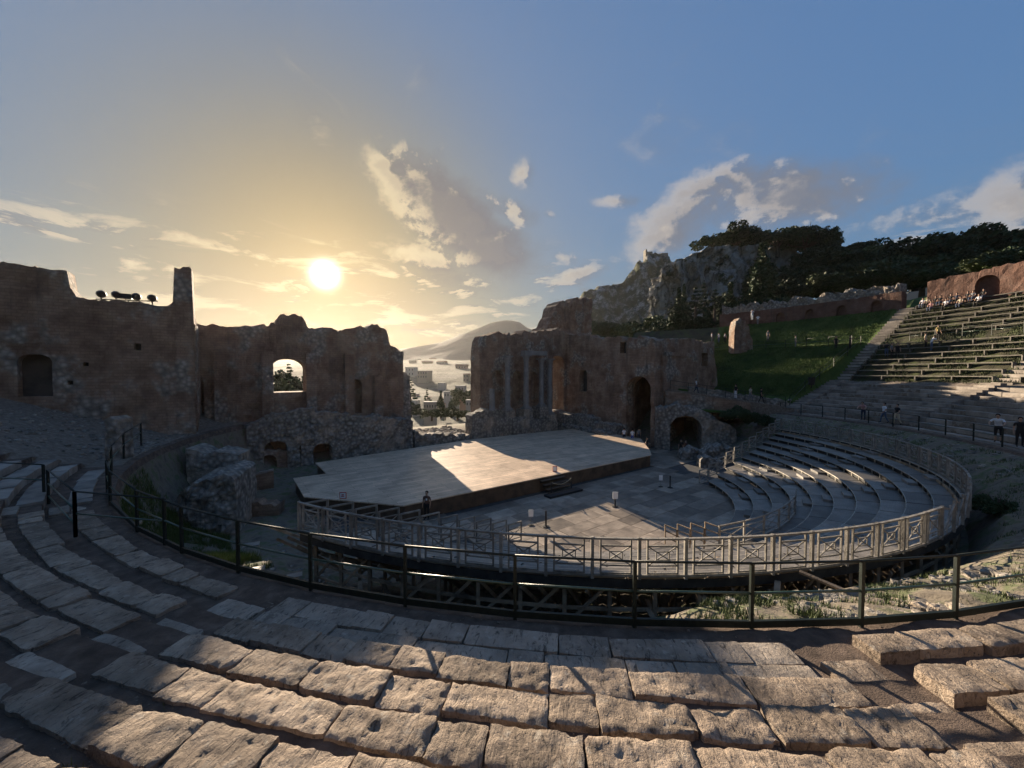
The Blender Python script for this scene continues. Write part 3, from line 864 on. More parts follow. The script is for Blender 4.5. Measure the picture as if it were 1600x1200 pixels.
    ops = [(w0, w1, zs, zt - .45, .45)] + [(q[0] - m0 - a / 2, q[0] - m0 + a / 2, q[1] - b_ / 2, q[1] + b_ / 2, .0) for q, a, b_ in hp[:3]]
    ops.sort()
    mb = wall_mesh(m1 - m0, straight(m0, NL, 1, 0, 0, 1), lambda s: interp(pr, s), 1.5, ops, 1.5, .10, ds=.16, jag=.12, seed=9, brk=[q[0] for q in pr])
    body = link_parts(root, mb, 'masonry', M['brick'])
    for (q0, q1, sill, spring, rise) in ops:
        nb = wall_mesh(q1 - q0 + .5, straight(m0 + q0 - .25, NL + .7, 1, 0, 0, 1), lambda s: spring + rise + .2, sill - .1, (), .5, .04, jag=0, seed=4)
        link_parts(root, nb, 'window_back' if q1 - q0 > 1 else 'hole_back', M['void'], body)  # dark backs carry the painted shade of window and holes
    link_parts(root, wall_mesh(SN - NL + 1, straight(m1 - 1.4, NL + 1.2, 0, 1, 1, 0), lambda s: 12.9 - .1 * s, 1.0, (), 1.35, .12, jag=.1, seed=10), 'return_wall', M['brick'])
    mt = on_n(270, 450, NL)[0]
    # spotlights on the left hall
    mids = [(154, 458), (178, 459), (193, 461), (210, 462), (235, 464)]
    bar0, bar1 = on_n(146, 465, NL), on_n(245, 469, NL)
    root = thing('lamp_bar', 'thin metal bar on the left hall wall top carrying spotlights', 'rail', S(*bar0[:1], NL + .5, bar0[1]))
    MB().bar(S(bar0[0], NL + .6, bar0[1]) - root.location, S(bar1[0], NL + .6, bar1[1]) - root.location, .06).build('bar', M['black'], root)
    for k in (.1, .5, .9):
        q = S(lerp(bar0[0], bar1[0], k), NL + .6, lerp(bar0[1], bar1[1], k))
        MB().bar(q - root.location, q - root.location - Vector((0, 0, .45)), .05).build('foot', M['black'], root)
    names = ['leftmost round spotlight on the left hall wall top', 'round spotlight on the wall bar beside the boxy floodlight', 'boxy floodlight on the wall bar between round spotlights', 'round spotlight on the wall bar just right of the boxy floodlight', 'rightmost spotlight on the wall bar, nearest the tower stub']
    for i, (px, py) in enumerate(mids):
        q = on_n(px, py + 5, NL); c = S(q[0], NL + .6, q[1])
        sp = thing('spotlight', names[i], 'spotlight', c, group='spotlights on the left hall')
        if i == 2:
            MB().box((0, 0, .22), (.62, .4, .32), A).build('housing', M['black'], sp)
        else:
            d = Vector((.8, -.5, -.25)).normalized(); u = Vector((0, 0, .25))
            MB().tube([u - d * .30, u - d * .25, u - d * .05, u + d * .18, u + d * .28], [.08, .18, .25, .24, .20], 10).build('housing', M['black'], sp)
        MB().bar((0, 0, -.08), (0, 0, .16), .05).build('bracket', M['black'], sp)
    # ---- low podium walls in front of the stage wall
    nn = 39.6
    segs = [(385, 470, [(385, 668), (420, 650), (470, 640)], 'dark low brick podium wall left of the stage'),
            (470, 645, [(470, 640), (560, 650), (645, 655)], 'long low stone podium wall behind the left part of the stage'),
            (648, 735, [(648, 676), (690, 681), (735, 678)], 'lowest crumbling podium wall under the gap with the town view'),
            (737, 872, [(737, 648), (760, 640), (800, 652), (835, 655), (872, 658)], 'stone podium wall under the marble columns')]
    for i, (pa, pb, tp, lab) in enumerate(segs):
        m0 = on_n(pa, 660, nn)[0]; m1 = on_n(pb, 660, nn)[0]; pr = prof_n(tp, nn, m0)
        root = thing('podium_wall', lab, 'wall', S(m0, nn))
        ops = [(1.2, 3.0, -.2, 2.2, .6), (4.0, 5.2, .3, 2.0, .5)] if i == 0 else ([(1.0, 2.6, -.2, 1.7, .5)] if i == 1 else [])
        link_parts(root, wall_mesh(m1 - m0, straight(m0, nn, 1, 0, 0, 1), lambda s: interp(pr, s), -.3, ops, 1.5, .2, ds=.3, dz=.3, jag=.25, seed=30 + i), 'masonry', M['rubble'])
        for j in range(int((m1 - m0) / 1.6)):                    # loose blocks lying on the wall top
            if rnd.random() < .7:
                s_ = (j + rnd.random()) * 1.6
                if s_ < m1 - m0 - .5:
                    q = S(m0 + s_, nn + rnd.uniform(.3, 1.1), interp(pr, s_) + .05)
                    o = link('block', rough_block(rnd.uniform(.5, 1.3), rnd.uniform(.4, .7), rnd.uniform(.3, .6), rnd.randrange(999), 5, 4, .06), root, M['stone_far'], q - root.location, rnd.uniform(0, 3))


def link_parts(root, mb, name, mat, under=None):
    L = Vector(root.location)
    mb.v = [(x - L.x, y - L.y, z - L.z) for x, y, z in mb.v]
    return mb.build(name, mat, under or root)


def rough_block(L, W, H, seed, nx=12, ny=6, amp=.03, skew=0.0):
    """a worn stone block: uneven outline, rounded edges, pitted top; origin at the middle of its top"""
    vs = []; fs = []
    o = Vector((seed * 1.37, seed * .71, seed * .29))
    def pt(i, j):
        u, v = i / nx * 2 - 1, j / ny * 2 - 1
        x, y = u * L / 2, v * W / 2
        ex = (NZ.noise(Vector((v * 1.6, o.x, 3))) + .6 * NZ.noise(Vector((v * 5, o.y, 3)))) * amp * .55; ey = (NZ.noise(Vector((u * 2.2 * L, o.y, 7 + (v > 0) * 9))) + .7 * NZ.noise(Vector((u * 8 * L, o.x, 2 + (v > 0) * 5)))) * amp * .65
        x += ex * (u if abs(u) > .5 else 0) ; y += ey * abs(v) * (1 if v > 0 else .8) + skew * x * v
        # knocked-off corners
        cn = abs(u) ** 6 * abs(v) ** 6
        cz = max(0, NZ.noise(Vector((u * 3 + o.x, v * 3 + o.y, 1)))) * 3.0; x -= u * cn * amp * cz; y -= v * cn * amp * cz
        edge = max(abs(u) ** 60, abs(v) ** 40)
        z = nz(x * 2.1 + o.x, y * 2.1 + o.y, o.z, 4) * amp * .55 + nz(x * 9 + o.x, y * 9 + o.y, o.z, 4) * amp * .5 - max(0, nz(x * 4.5 + o.y, y * 4.5 + o.x, o.z + 9, 3) - .25) * amp * 1.5 - edge * amp * .45
        return (x, y, z)
    for i in range(nx + 1):
        for j in range(ny + 1):
            vs.append(pt(i, j))
    k = ny + 1
    for i in range(nx):
        for j in range(ny):
            fs.append((i * k + j, (i + 1) * k + j, (i + 1) * k + j + 1, i * k + j + 1))
    ring = [i * k for i in range(nx + 1)] + [nx * k + j for j in range(1, ny + 1)] + [i * k + ny for i in range(nx - 1, -1, -1)] + [j for j in range(ny - 1, 0, -1)]
    prev = ring; n = len(ring)
    for zf, out in ((-.5, .02), (-1.0, 0.0)):
        b = len(vs)
        for q, r in enumerate(ring):
            x, y, z = vs[r]; g = 1 + out + NZ.noise(Vector((x * 4 + o.x, y * 4, zf * 3))) * amp * .8
            vs.append((x * g, y * g, H * zf))
        cur = list(range(b, b + n))
        for q in range(n):
            fs.append((prev[q], cur[q], cur[(q + 1) % n], prev[(q + 1) % n]))
        prev = cur
    fs = [tuple(reversed(f)) if False else f for f in fs]
    me = bpy.data.meshes.new('block'); me.from_pydata(vs, [], fs)
    me.polygons.foreach_set('use_smooth', [True] * len(me.polygons)); me.set_sharp_from_angle(angle=RAD(38)); me.update()
    return me


stage_building()

# ------------------------------------------------------------------ stage, orchestra floor
STAGE_POLY = [(630, 790), (475, 776), (458, 747), (510, 740), (493, 723), (700, 692), (712, 690), (740, 686), (895, 670), (937, 680), (953, 677), (1001, 685), (1016, 704), (1018, 711)]


def build_stage():
    poly = [atZ(px, py, 1.05) for px, py in STAGE_POLY][::-1]
    root = thing('stage', 'large wooden stage platform with a dark brown front below the ruins', 'stage', (poly[-1].x, poly[-1].y, 0))
    L = root.location
    P = [(p.x - L.x, p.y - L.y) for p in poly]
    MB().prism(P, .98, 1.05).build('deck', M['stage'], root)
    cx = sum(p[0] for p in P) / len(P); cy = sum(p[1] for p in P) / len(P)
    Q = [(cx + (p[0] - cx) * .992, cy + (p[1] - cy) * .992) for p in P]
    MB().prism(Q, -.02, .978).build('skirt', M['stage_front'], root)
    # steps with rope barrier on the front of the stage
    a, b_ = atZ(630, 790, 1.05), atZ(1018, 711, 1.05); d = (b_ - a).normalized(); ang = atan2(d.y, d.x); out = Vector((d.y, -d.x, 0))
    base = atZ(872, 768, 0.0); base = a + d * ((base - a).dot(d)); base.z = 0
    st = thing('stage_steps', 'dark wooden steps leading up to the stage front', 'steps', base, ang)
    for i in range(4):
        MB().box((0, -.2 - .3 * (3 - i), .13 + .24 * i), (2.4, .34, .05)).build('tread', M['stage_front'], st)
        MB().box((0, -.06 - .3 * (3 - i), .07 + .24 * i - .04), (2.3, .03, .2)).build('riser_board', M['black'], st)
    MB().box((0, -1.35, .07), (3.2, .7, .14)).build('landing', M['black'], st)
    rp = thing('rope_barrier', 'pale rope strung between two short posts on the stage steps', 'barrier', base + out * 1.1, ang)
    for x in (-1.0, 1.0):
        MB().tube([(x, 0, .1), (x, 0, 1.0)], .035, 8).build('post', M['black'], rp)
    MB().tube([(x, 0, .95 - .3 * (1 - x * x)) for x in (-1, -.7, -.4, 0, .4, .7, 1)], .022, 6).build('rope', M['rope'], rp)


def inner_edge(t):
    """circles of the timber stand: t = 0 the lowest tier, 1 the highest"""
    return 4.0, lerp(29.5, 34.0, t), lerp(11.5, 23.45, t)


def build_orchestra():
    pts = [pol(19.0, d) for d in range(-205, 90, 5)]
    root = struct(MB().prism([(p.x, p.y) for p in pts], -.4, -.045).build('orchestra_floor', M['floor']))
    me = {}
    cells = []
    stage = [atZ(px, py, 1.05).xy for px, py in STAGE_POLY]
    def inside(p, poly):
        c = False
        for a, b_ in zip(poly, poly[1:] + poly[:1]):
            if (a.y > p.y) != (b_.y > p.y) and p.x < (b_.x - a.x) * (p.y - a.y) / (b_.y - a.y) + a.x:
                c = not c
        return c
    r2 = random.Random(3)
    j = 0; n = 6.0
    while n < 41:
        dn = 1.0 if j % 3 else 1.25; m_ = -3 + (j % 2) * .9
        while m_ < 41:
            dm = r2.choice([1.9, 1.9, 2.4, 1.2])
            c = S(m_ + dm / 2, n + dn / 2)
            if hypot(c.x - 4, c.y - 29.5) < 12.3 or (n > 20 and hypot(c.x - CX, c.y - CY) < 18.3):
                if not inside(c.xy, stage) and c.y > 15 and mn(c.x, c.y)[0] < 40.0:
                    key = (dm, dn)
                    if key not in me:
                        me[key] = MB().box((0, 0, -.02), (dm - .025, dn - .025, .04)).mesh('floor_panel', M['panel'])
                    cells.append((key, c))
            m_ += dm
        n += dn; j += 1
    cells.sort(key=lambda k: k[1].y)
    for key, c in cells[:300]:
        link('floor_panel', me[key], root, loc=(c.x, c.y, 0.0 + r2.uniform(-.004, .004)), rz=A)
    if len(cells) > 300:
        b = MB()
        for key, c in cells[300:]:
            b.box((c.x, c.y, -.02), (key[0] - .025, key[1] - .025, .04), A)
        stuff(b.build('floor_panels', M['panel'], root))


build_stage(); build_orchestra()

# ------------------------------------------------------------------ timber stand
CUT_N = 15.3
NT_ = 11
FENCE_R = 23.6


def tier_span(t):
    """angles (about the tier's own centre) where the tier meets the straight cut beside the stage"""
    x, y, r = inner_edge(t); n0 = mn(x, y)[1]; q = (CUT_N - n0) / r
    th = math.asin(max(-.999, min(.999, q)))            # angle below the m axis
    return -pi - th + A, th + A                          # from the left end to the right end


def X_panel(w, h, gap=.10):
    """fence panel: posts, rails, nested squares and a cross"""
    b = MB(); t = .045
    x0, x1 = -w / 2, w / 2
    for x in (x0 + .19, x1 - .19):
        b.bar((x, 0, gap), (x, 0, h - .02), .05, .045)
    b.bar((x0, 0, h), (x1, 0, h), .08, .05)
    for z in (gap + .02, gap + .24, h - .2):
        b.bar((x0 + .19, 0, z), (x1 - .19, 0, z), .04, .04)
    b.bar((x0, 0, gap - .04), (x1, 0, gap - .04), .06, .06)
    a0, a1, c0, c1 = x0 + .22, x1 - .22, gap + .26, h - .22
    b.bar((a0, 0, c0), (a1, 0, c1), .028); b.bar((a0, .002, c1), (a1, .002, c0), .028)
    k = .27
    q = [(lerp(a0, a1, k), c0 + (c1 - c0) * k), (lerp(a0, a1, 1 - k), c0 + (c1 - c0) * k), (lerp(a0, a1, 1 - k), c0 + (c1 - c0) * (1 - k)), (lerp(a0, a1, k), c0 + (c1 - c0) * (1 - k))]
    for (ax, az), (bx, bz) in zip(q, q[1:] + q[:1]):
        b.bar((ax, -.003, az), (bx, -.003, bz), .026)
    return b.mesh('fence_panel', M['timber'])


def tier_z(i):
    return .32 + (3.18 - .32) * i / (NT_ - 1)


def build_stand():
    root = thing('timber_stand', 'curved stepped timber stand with grey decks round the orchestra', 'seating stand', pol(20, -90))
    L = Vector(root.location)
    fence = thing('timber_fence', 'pale timber fence of crossed square panels round the stand rim', 'fence', pol(FENCE_R, -90, tier_z(NT_ - 1)))
    dk = 0
    for i in range(NT_):
        t0 = i / (NT_ - 1); t1 = min(1.0, (i + 1) / (NT_ - 1)) if i < NT_ - 1 else t0 + .012
        a0, a1 = tier_span(t0); x, y, r = inner_edge(t0); xb, yb, rb = inner_edge(t1)
        z = tier_z(i); arc = r * (a1 - a0); nseg = int(arc / 2.3) + 1
        nseg = min(nseg, 27)
        lo = MB(); ed = MB()
        for k in range(nseg):
            u0, u1 = lerp(a0, a1, k / nseg), lerp(a0, a1, (k + 1) / nseg)
            b0, b1 = tier_span(min(1, t1)); v0, v1 = lerp(b0, b1, k / nseg), lerp(b0, b1, (k + 1) / nseg)
            g = .004
            P = []
            for q in (0, .5, 1):
                u = lerp(u0 + g / 2, u1 - g / 2, q); P.append((x + r * cos(u), y + r * sin(u)))
            for q in (1, .5, 0):
                v = lerp(v0 + g / 2, v1 - g / 2, q); P.append((xb + (rb + .02) * cos(v), yb + (rb + .02) * sin(v)))
            c = Vector((sum(p[0] for p in P) / 6, sum(p[1] for p in P) / 6, z))
            rz = (u0 + u1) / 2 - pi / 2
            cr, sr = cos(-rz), sin(-rz)
            loc = [((p[0] - c.x) * cr - (p[1] - c.y) * sr, (p[0] - c.x) * sr + (p[1] - c.y) * cr) for p in P]
            o = MB().prism(loc, -.05, 0).build('deck_board', M['deck'], root, loc=c - L, rz=rz)
            # open riser: lath lightened as a lit edge, near-black board as the gap's shade, struts
            for q0, q1 in ((0, .5), (.5, 1)):
                e0, e1 = lerp(u0, u1, q0), lerp(u0, u1, q1)
                ed.bar((x + (r - .015) * cos(e0) - L.x, y + (r - .015) * sin(e0) - L.y, z - .022), (x + (r - .015) * cos(e1) - L.x, y + (r - .015) * sin(e1) - L.y, z - .022), .03, .05)
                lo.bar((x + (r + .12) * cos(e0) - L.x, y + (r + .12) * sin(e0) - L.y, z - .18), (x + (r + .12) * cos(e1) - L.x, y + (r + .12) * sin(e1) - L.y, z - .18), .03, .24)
                sx, sy = x + (r + .03) * cos(e0) - L.x, y + (r + .03) * sin(e0) - L.y
                MBs = MB().bar((sx, sy, z - .30), (sx, sy, z - .04), .05)
                ed.v += []; ed.add(MBs.v, MBs.f)
        ed.build('front_lath', M['deck_edge'], root); lo.build('riser_shade', M['riser_shade'], root)
    # small step blocks of the aisles
    stp = MB().box((0, 0, -.08), (1.1, .42, .16)).mesh('aisle_step', M['deck'])
    for ai in (.80, .90, .66):
        for i in range(1, NT_):
            t = i / (NT_ - 1); a0, a1 = tier_span(t); x, y, r = inner_edge(t); u = lerp(a0, a1, ai)
            link('aisle_step', stp, root, loc=Vector((x + (r - .24) * cos(u), y + (r - .24) * sin(u), tier_z(i) - .14)) - L, rz=u - pi / 2)
    # rim fence
    a0, a1 = tier_span(1.0); x, y, r = inner_edge(1.0); r = FENCE_R
    arc = r * (a1 - a0); npan = int(arc / 1.27); z = tier_z(NT_ - 1)
    w = arc / npan; pm = X_panel(w - .07, 1.08)
    post = MB().box((0, 0, .54), (.085, .085, 1.16)).mesh('post', M['timber'])
    FL = Vector(fence.location)
    for k in range(npan + 1):
        u = lerp(a0, a1, k / npan); p = Vector((x + r * cos(u), y + r * sin(u), z))
        px = 800 + F * p.x / p.y if p.y > 1 else 0
        link('post', post, fence, loc=p - FL, rz=u)
        if k < npan:
            u2 = lerp(a0, a1, (k + .5) / npan); q = Vector((x + r * cos(u2), y + r * sin(u2), z))
            qpx = 800 + F * q.x / q.y
            if 1475 < qpx and q.y < 16.5:                   # broken stretch
                b = MB(); b.bar((-w / 2, 0, .12), (w / 2, 0, 1.0), .05); b.bar((-w / 2, 0, 1.05), (w * .2, .05, .85), .06); b.bar((0, .03, .05), (w * .35, .06, .95), .045)
                link('broken_panel', b.mesh('broken_panel', M['timber']), fence, loc=q - FL, rz=u2 + pi / 2)
            else:
                link('fence_panel', pm, fence, loc=q - FL, rz=u2 + pi / 2)
    # stepped railings along the straight ends beside the stage
    for side, lab in ((0, 'stepped pale timber railing along the left end of the stand'), (1, 'stepped grey timber railing along the far right end of the stand')):
        x, y, r = inner_edge(1.0); e = tier_span(1.0)[side]; P1 = Vector((x + r * cos(e), y + r * sin(e)))
        x, y, r = inner_edge(0.0); e = tier_span(0.0)[side]; P0 = Vector((x + r * cos(e), y + r * sin(e)))
        st = thing('stepped_railing', lab, 'railing', (P1.x, P1.y, tier_z(NT_ - 1)))
        SL = Vector(st.location)
        for i in range(NT_):
            t = (NT_ - 1 - i) / NT_; x, y, r = inner_edge((NT_ - 1 - i) / (NT_ - 1)); e = tier_span((NT_ - 1 - i) / (NT_ - 1))[side]
            p = Vector((x + r * cos(e), y + r * sin(e), tier_z(NT_ - 1 - i))); d = (P0 - P1).normalized(); ln = (P0 - P1).length / NT_
            if i == 0:
                p = Vector((P1.x, P1.y, p.z))
            q = p + Vector((d.x, d.y, 0)) * ln * .97
            b = MB(); p_ = p - SL; q_ = q - SL
            for zz, th in ((.98, .06), (.72, .035), (.2, .035), (.06, .05)):
                b.bar(p_ + Vector((0, 0, zz)), q_ + Vector((0, 0, zz)), th, th)
            b.bar(p_ + Vector((0, 0, .2)), q_ + Vector((0, 0, .72)), .03); b.bar(p_ + Vector((0, .01, .72)), q_ + Vector((0, .01, .2)), .03)
            b.bar(p_, p_ + Vector((0, 0, 1.0)), .07); b.bar(q_, q_ + Vector((0, 0, 1.0)), .07)
            b.build('rail_panel', M['timber'], st)
    # curved barrier inside the stand
    bar = thing('inner_barrier', 'short curved timber barrier inside the stand behind the front fence', 'barrier', atZ(1190, 830, 1.0))
    BL = Vector(bar.location); t = .32; x, y, r = inner_edge(t); i = 3
    def ang_at(px):
        best = min((abs(800 + F * (x + r * cos(u)) / (y + r * sin(u)) - px), u) for u in [RAD(q / 4) for q in range(-360, -80)])
        return best[1]
    u0, u1 = ang_at(1128), ang_at(1252); z = tier_z(3); k = 6
    for j in range(k):
        a_, b_ = lerp(u0, u1, j / k), lerp(u0, u1, (j + 1) / k)
        p, q = Vector((x + r * cos(a_), y + r * sin(a_), z)) - BL, Vector((x + r * cos(b_), y + r * sin(b_), z)) - BL
        bb = MB()
        for zz, th in ((1.0, .06), (.78, .035), (.28, .035), (.08, .05)):
            bb.bar(p + Vector((0, 0, zz)), q + Vector((0, 0, zz)), th)
        bb.bar(p + Vector((0, 0, .28)), q + Vector((0, 0, .78)), .03); bb.bar(p + Vector((0, 0, .78)), q + Vector((0, 0, .28)), .03)
        bb.bar(p, p + Vector((0, 0, 1.03)), .07)
        bb.build('rail_panel', M['timber'], bar)
    for nm, u in (('steel stepped handrail beside the lower aisle of the stand', u0), ):
        hr = thing('stepped_handrail', 'dark stepped handrail of the lower aisle, left of the curved barrier', 'railing', Vector((x + r * cos(u), y + r * sin(u), z)))
        HL = Vector(hr.location)
        for j in range(4):
            tt = .32 - .09 * j; xx, yy, rr = inner_edge(tt); p = Vector((xx + rr * cos(u), yy + rr * sin(u), tier_z(3 - j)))
            xx, yy, rr = inner_edge(tt - .085); q = Vector((xx + rr * cos(u), yy + rr * sin(u), tier_z(3 - j)))
            p = p - HL; q = q - HL; bb = MB()
            for zz in (.95, .65, .35):
                bb.bar(p + Vector((0, 0, zz)), q + Vector((0, 0, zz)), .045)
            bb.bar(p, p + Vector((0, 0, .97)), .05); bb.bar(q, q + Vector((0, 0, .97)), .05)
            bb.build('rail_panel', M['timber_dark'], hr)
    # props, beams and braces under the rim
    r2 = random.Random(11)
    for ring, (R, zt) in enumerate(((23.3, 3.05), (21.8, 2.55), (20.3, 2.0))):
        k = 0; u = -pi * 1.02
        prev = None
        while u < RAD(12):
            p = Vector((CX + R * cos(u), CY + R * sin(u), 0)); ok = mn(p.x, p.y)[1] < CUT_N + .5
            if ok:
                g = ground_h(R, degrees(u)) - .4
                MB().bar((p.x - L.x, p.y - L.y, g), (p.x - L.x, p.y - L.y, zt), .11, .11).build('prop', M['timber_dark'], root)
                if prev is not None:
                    for zz, th in ((zt - .1, .16), (zt - .95, .09), (zt - 1.45, .08)) if ring == 0 else ((zt - .1, .14), (zt - .8, .08)):
                        MB().bar((prev.x - L.x, prev.y - L.y, zz), (p.x - L.x, p.y - L.y, zz), .06, th).build('beam', M['timber_dark'], root)
                    if r2.random() < .6:
                        MB().bar((prev.x - L.x, prev.y - L.y, zt - 1.5), (p.x - L.x, p.y - L.y, zt - .2), .05, .09).build('brace', M['timber_dark'], root)
                prev = p
            k += 1; u += 1.27 / R
    for k in range(70):                                 # raking struts running down and back under the decks
        u = RAD(-125 + k * 1.6 + r2.uniform(-.4, .4)); R0, R1 = 23.5, r2.uniform(21.2, 22.4)
        p = Vector((CX + R0 * cos(u), CY + R0 * sin(u), r2.uniform(2.5, 2.9))); q = Vector((CX + R1 * cos(u + .03), CY + R1 * sin(u + .03), r2.uniform(1.0, 1.5)))
        MB().bar(p - L, q - L, .06, .10).build('strut', M['timber_dark'], root)


build_stand()

# ------------------------------------------------------------------ stone rows near the camera and across the hollow
ORD = ['lowest', 'second', 'third', 'fourth', 'fifth', 'sixth', 'seventh', 'eighth', 'ninth', 'tenth', 'eleventh']


def stone_row(k, d0, d1, label, group, near=True, seed=0, lift=0.0, jit=.35):
    r2 = random.Random(seed * 31 + k)
    nb_ = d1 < -50; R0 = row_r(k, nb_); z = row_z(k, nb_) + lift
    root = thing('stone_seat_row', label, 'stone seats', pol(R0 + .2, (d0 + d1) / 2, z), group=group)
    L = Vector(root.location)
    flat = k == 0 and seed == 1
    courses = [(R0, .43 if nb_ else .5)] if not flat else [(R0, .46), (R0 + .47, .5)]
    for R, W in courses:
        d = d0 + r2.uniform(0, jit)
        while d < d1 - .6:
            ln = r2.choice([.55, .7, .8, .95, 1.05, 1.2, 1.5]) if near else r2.choice([1.3, 1.7, 2.1])
            dd = degrees(ln / R)
            if d + dd > d1:
                dd = d1 - d; ln = RAD(dd) * R
                if ln < .35:
                    break
            w = W * r2.uniform(.92, 1.12) if not flat else W - .015
            c = pol(R + W / 2 + r2.uniform(-.03, .03) * (.3 if flat else 1), d + dd / 2, z + r2.uniform(-.02, .02))
            if near:
                dist = max(1.5, hypot(c.x, c.y)); q = 2.2 if dist < 6 else (1.5 if dist < 10 else .9)
                me = rough_block(ln - r2.uniform(.006, .022), w, .3, r2.randrange(5000), max(5, int(ln * 11 * q)), max(4, int(w * 11 * q)), (.024 + .012 * r2.random()) if not flat else .012, r2.uniform(-.05, .05))
                me.materials.append(M['stone_grey'] if flat else M['stone'])
            else:
                key = round(ln, 1)
                if (key, W) not in FAR_BLOCKS:
                    FAR_BLOCKS[(key, W)] = rough_block(key - .03, .55, .36, int(key * 10), 7, 3, .025); FAR_BLOCKS[(key, W)].materials.append(M['stone_far'])
                me = FAR_BLOCKS[(key, W)]
            o = link('stone', me, root, loc=c - L, rz=RAD(d + dd / 2 + 90))
            if near:
                o.rotation_euler.x = r2.uniform(-.03, .03); o.rotation_euler.y = r2.uniform(-.02, .02)
            d += dd
    return root


FAR_BLOCKS = {}


def stone_stair(deg, rows, half, label, mat, near=True, seed=0):
    r2 = random.Random(seed)
    root = thing('stone_stairs', label, 'stairs', pol(row_r(rows[0]), deg, row_z(rows[0])))
    L = Vector(root.location)
    for k in rows:
        for s_ in (0, 1):
            R = row_r(k) + .1 + s_ * .36; w = RAD(2 * half) * R
            me = rough_block(w * r2.uniform(.9, .98), .42, .25, r2.randrange(3000), 10, 5, .022); me.materials.append(mat)
            z = row_z(k) - .10 + s_ * .115
            link('step', me, root, loc=pol(R + .2, deg, z) - L, rz=RAD(deg + 90 + r2.uniform(-1, 1)))


def build_rows():
    for k in range(0, 8):
        stone_row(k, -107.3, -88.95 - max(0, 2 - k) * .15, f'{ORD[k]} row of worn stone seats in the near middle block above the railing', 'near stone seat rows', True, 1)
        stone_row(k, -87.3, -78.5 + (k > 3) * -2, f'{ORD[k]} row of worn stone seats right of the near right stairs', 'near stone seat rows', True, 2, lift=.1)
    for k in range(0, 9):
        stone_row(k, -128.4, -109.5, f'{ORD[k]} row of rough stone seats in the left block above the railing', 'near stone seat rows', True, 3)
    for k in range(0, 6):
        stone_row(k, -143.5 - (k % 3), -130.8, f'{ORD[k]} row of stone seats at the far left beyond the small gate', 'near stone seat rows', False, 4)
    stone_stair(-88.1, range(0, 6), .72, 'worn stone steps between the near middle and right seat blocks', M['stone'], True, 5)
    stone_stair(-108.4, range(0, 7), 1.05, 'shallow stone steps between the left and middle seat blocks', M['stone_grey'], True, 6)
    stone_stair(-129.6, range(0, 7), 1.1, 'stone steps by the small gate at the far left', M['stone_grey'], True, 7)
    for k in range(0, 10):
        stone_row(k, -1.8, 17.2, f'{ORD[k]} far stone step row between the two stairways on the right', 'far stone seat rows', False, 8)
        stone_row(k, -26, -4.2, f'{ORD[k]} far stone step row right of the sunlit stairway', 'far stone seat rows', False, 9)


build_rows()


def far_stairs():
    for deg, lab, m in ((18.3, 'long stone stairway climbing beside the grass bank', M['stone_far']), (-3.0, 'sunlit stone stairway climbing between the bench blocks on the right', M['stone_far'])):
        root = thing('stone_stairs', lab, 'stairs', pol(29, deg, 4.9)); L = Vector(root.location)
        R = 28.9; me = MB().box((0, 0, -.2), (1.5, .5, .4)).mesh('step', m)
        while R < 49.5:
            z = (interp(UPPER, R) if R > 36.5 else 4.5 + (R - 28.1) * .417) + .09
            link('step', me, root, loc=pol(R, deg, z) - L, rz=RAD(deg + 90)); R += .46
    # wooden benches on the upper slope
    plank = {}
    leg = MB().box((0, 0, -.22), (.09, .34, .44)).mesh('leg', M['bench_wood'])
    def bench(i, R, d0, d1, lab):
        z = interp(UPPER, R) + .46
        root = thing('wooden_bench', lab, 'bench', pol(R, (d0 + d1) / 2, z - .46), group='benches on the upper slope'); L = Vector(root.location)
        n = max(2, round(RAD(d1 - d0) * R / 3.0)); dd = (d1 - d0) / n; ln = round(RAD(dd) * R, 2)
        me = MB().box((0, 0, -.035), (ln - .03, .36, .07)).mesh('plank', M['bench_wood'])
        for j in range(n):
            d = d0 + dd * (j + .5); link('plank', me, root, loc=pol(R, d, z) - L, rz=RAD(d + 90))
        for j in range(n + 1):
            d = d0 + dd * j; link('leg', leg, root, loc=pol(R, d, z - .07) - L, rz=RAD(d + 90))
    Rs = [37.4 + .80 * i for i in range(7)] + [43.9 + .80 * i for i in range(7)]
    for i, R in enumerate(Rs):
        w = ['first', 'second', 'third', 'fourth', 'fifth', 'sixth', 'seventh'][i % 7]
        blk = 'above the stone steps' if i < 7 else 'above the upper walkway'
        bench(i, R, -1.6 + (0 if i < 7 else -1.2), 17.0, f'{w} wooden bench row {blk}, between the two stairways')
        bench(i, R, -22, -4.5, f'{w} wooden bench row {blk}, right of the sunlit stairway')


far_stairs()


# ------------------------------------------------------------------ railings
def railing(label, pts, h=1.08, mids=(.56,), post=.058, rail=.045, name='railing', kerb=False, mat=None, group=None):
    root = thing(name, label, 'railing', pts[0], group=group); L = Vector(root.location)
    for p in pts:
        q = Vector(p) - L
        MB().bar(q + Vector((0, 0, -.12)), q + Vector((0, 0, h)), post).build('post', M['rail'], root)
    for a, b_ in zip(pts, pts[1:]):
        a, b_ = Vector(a) - L, Vector(b_) - L
        MB().tube([a + Vector((0, 0, h)), b_ + Vector((0, 0, h))], rail / 2, 8).build('top_rail', M['rail'], root, smooth=True)
        for mz in mids:
            MB().tube([a + Vector((0, 0, mz)), b_ + Vector((0, 0, mz))], rail / 2, 8).build('middle_rail', mat or M['rail_green'], root, smooth=True)
        if kerb:
            MB().bar(a + Vector((0, 0, .02)), b_ + Vector((0, 0, .02)), .05, .12).build('base_plate', M['rail'], root)
    return root


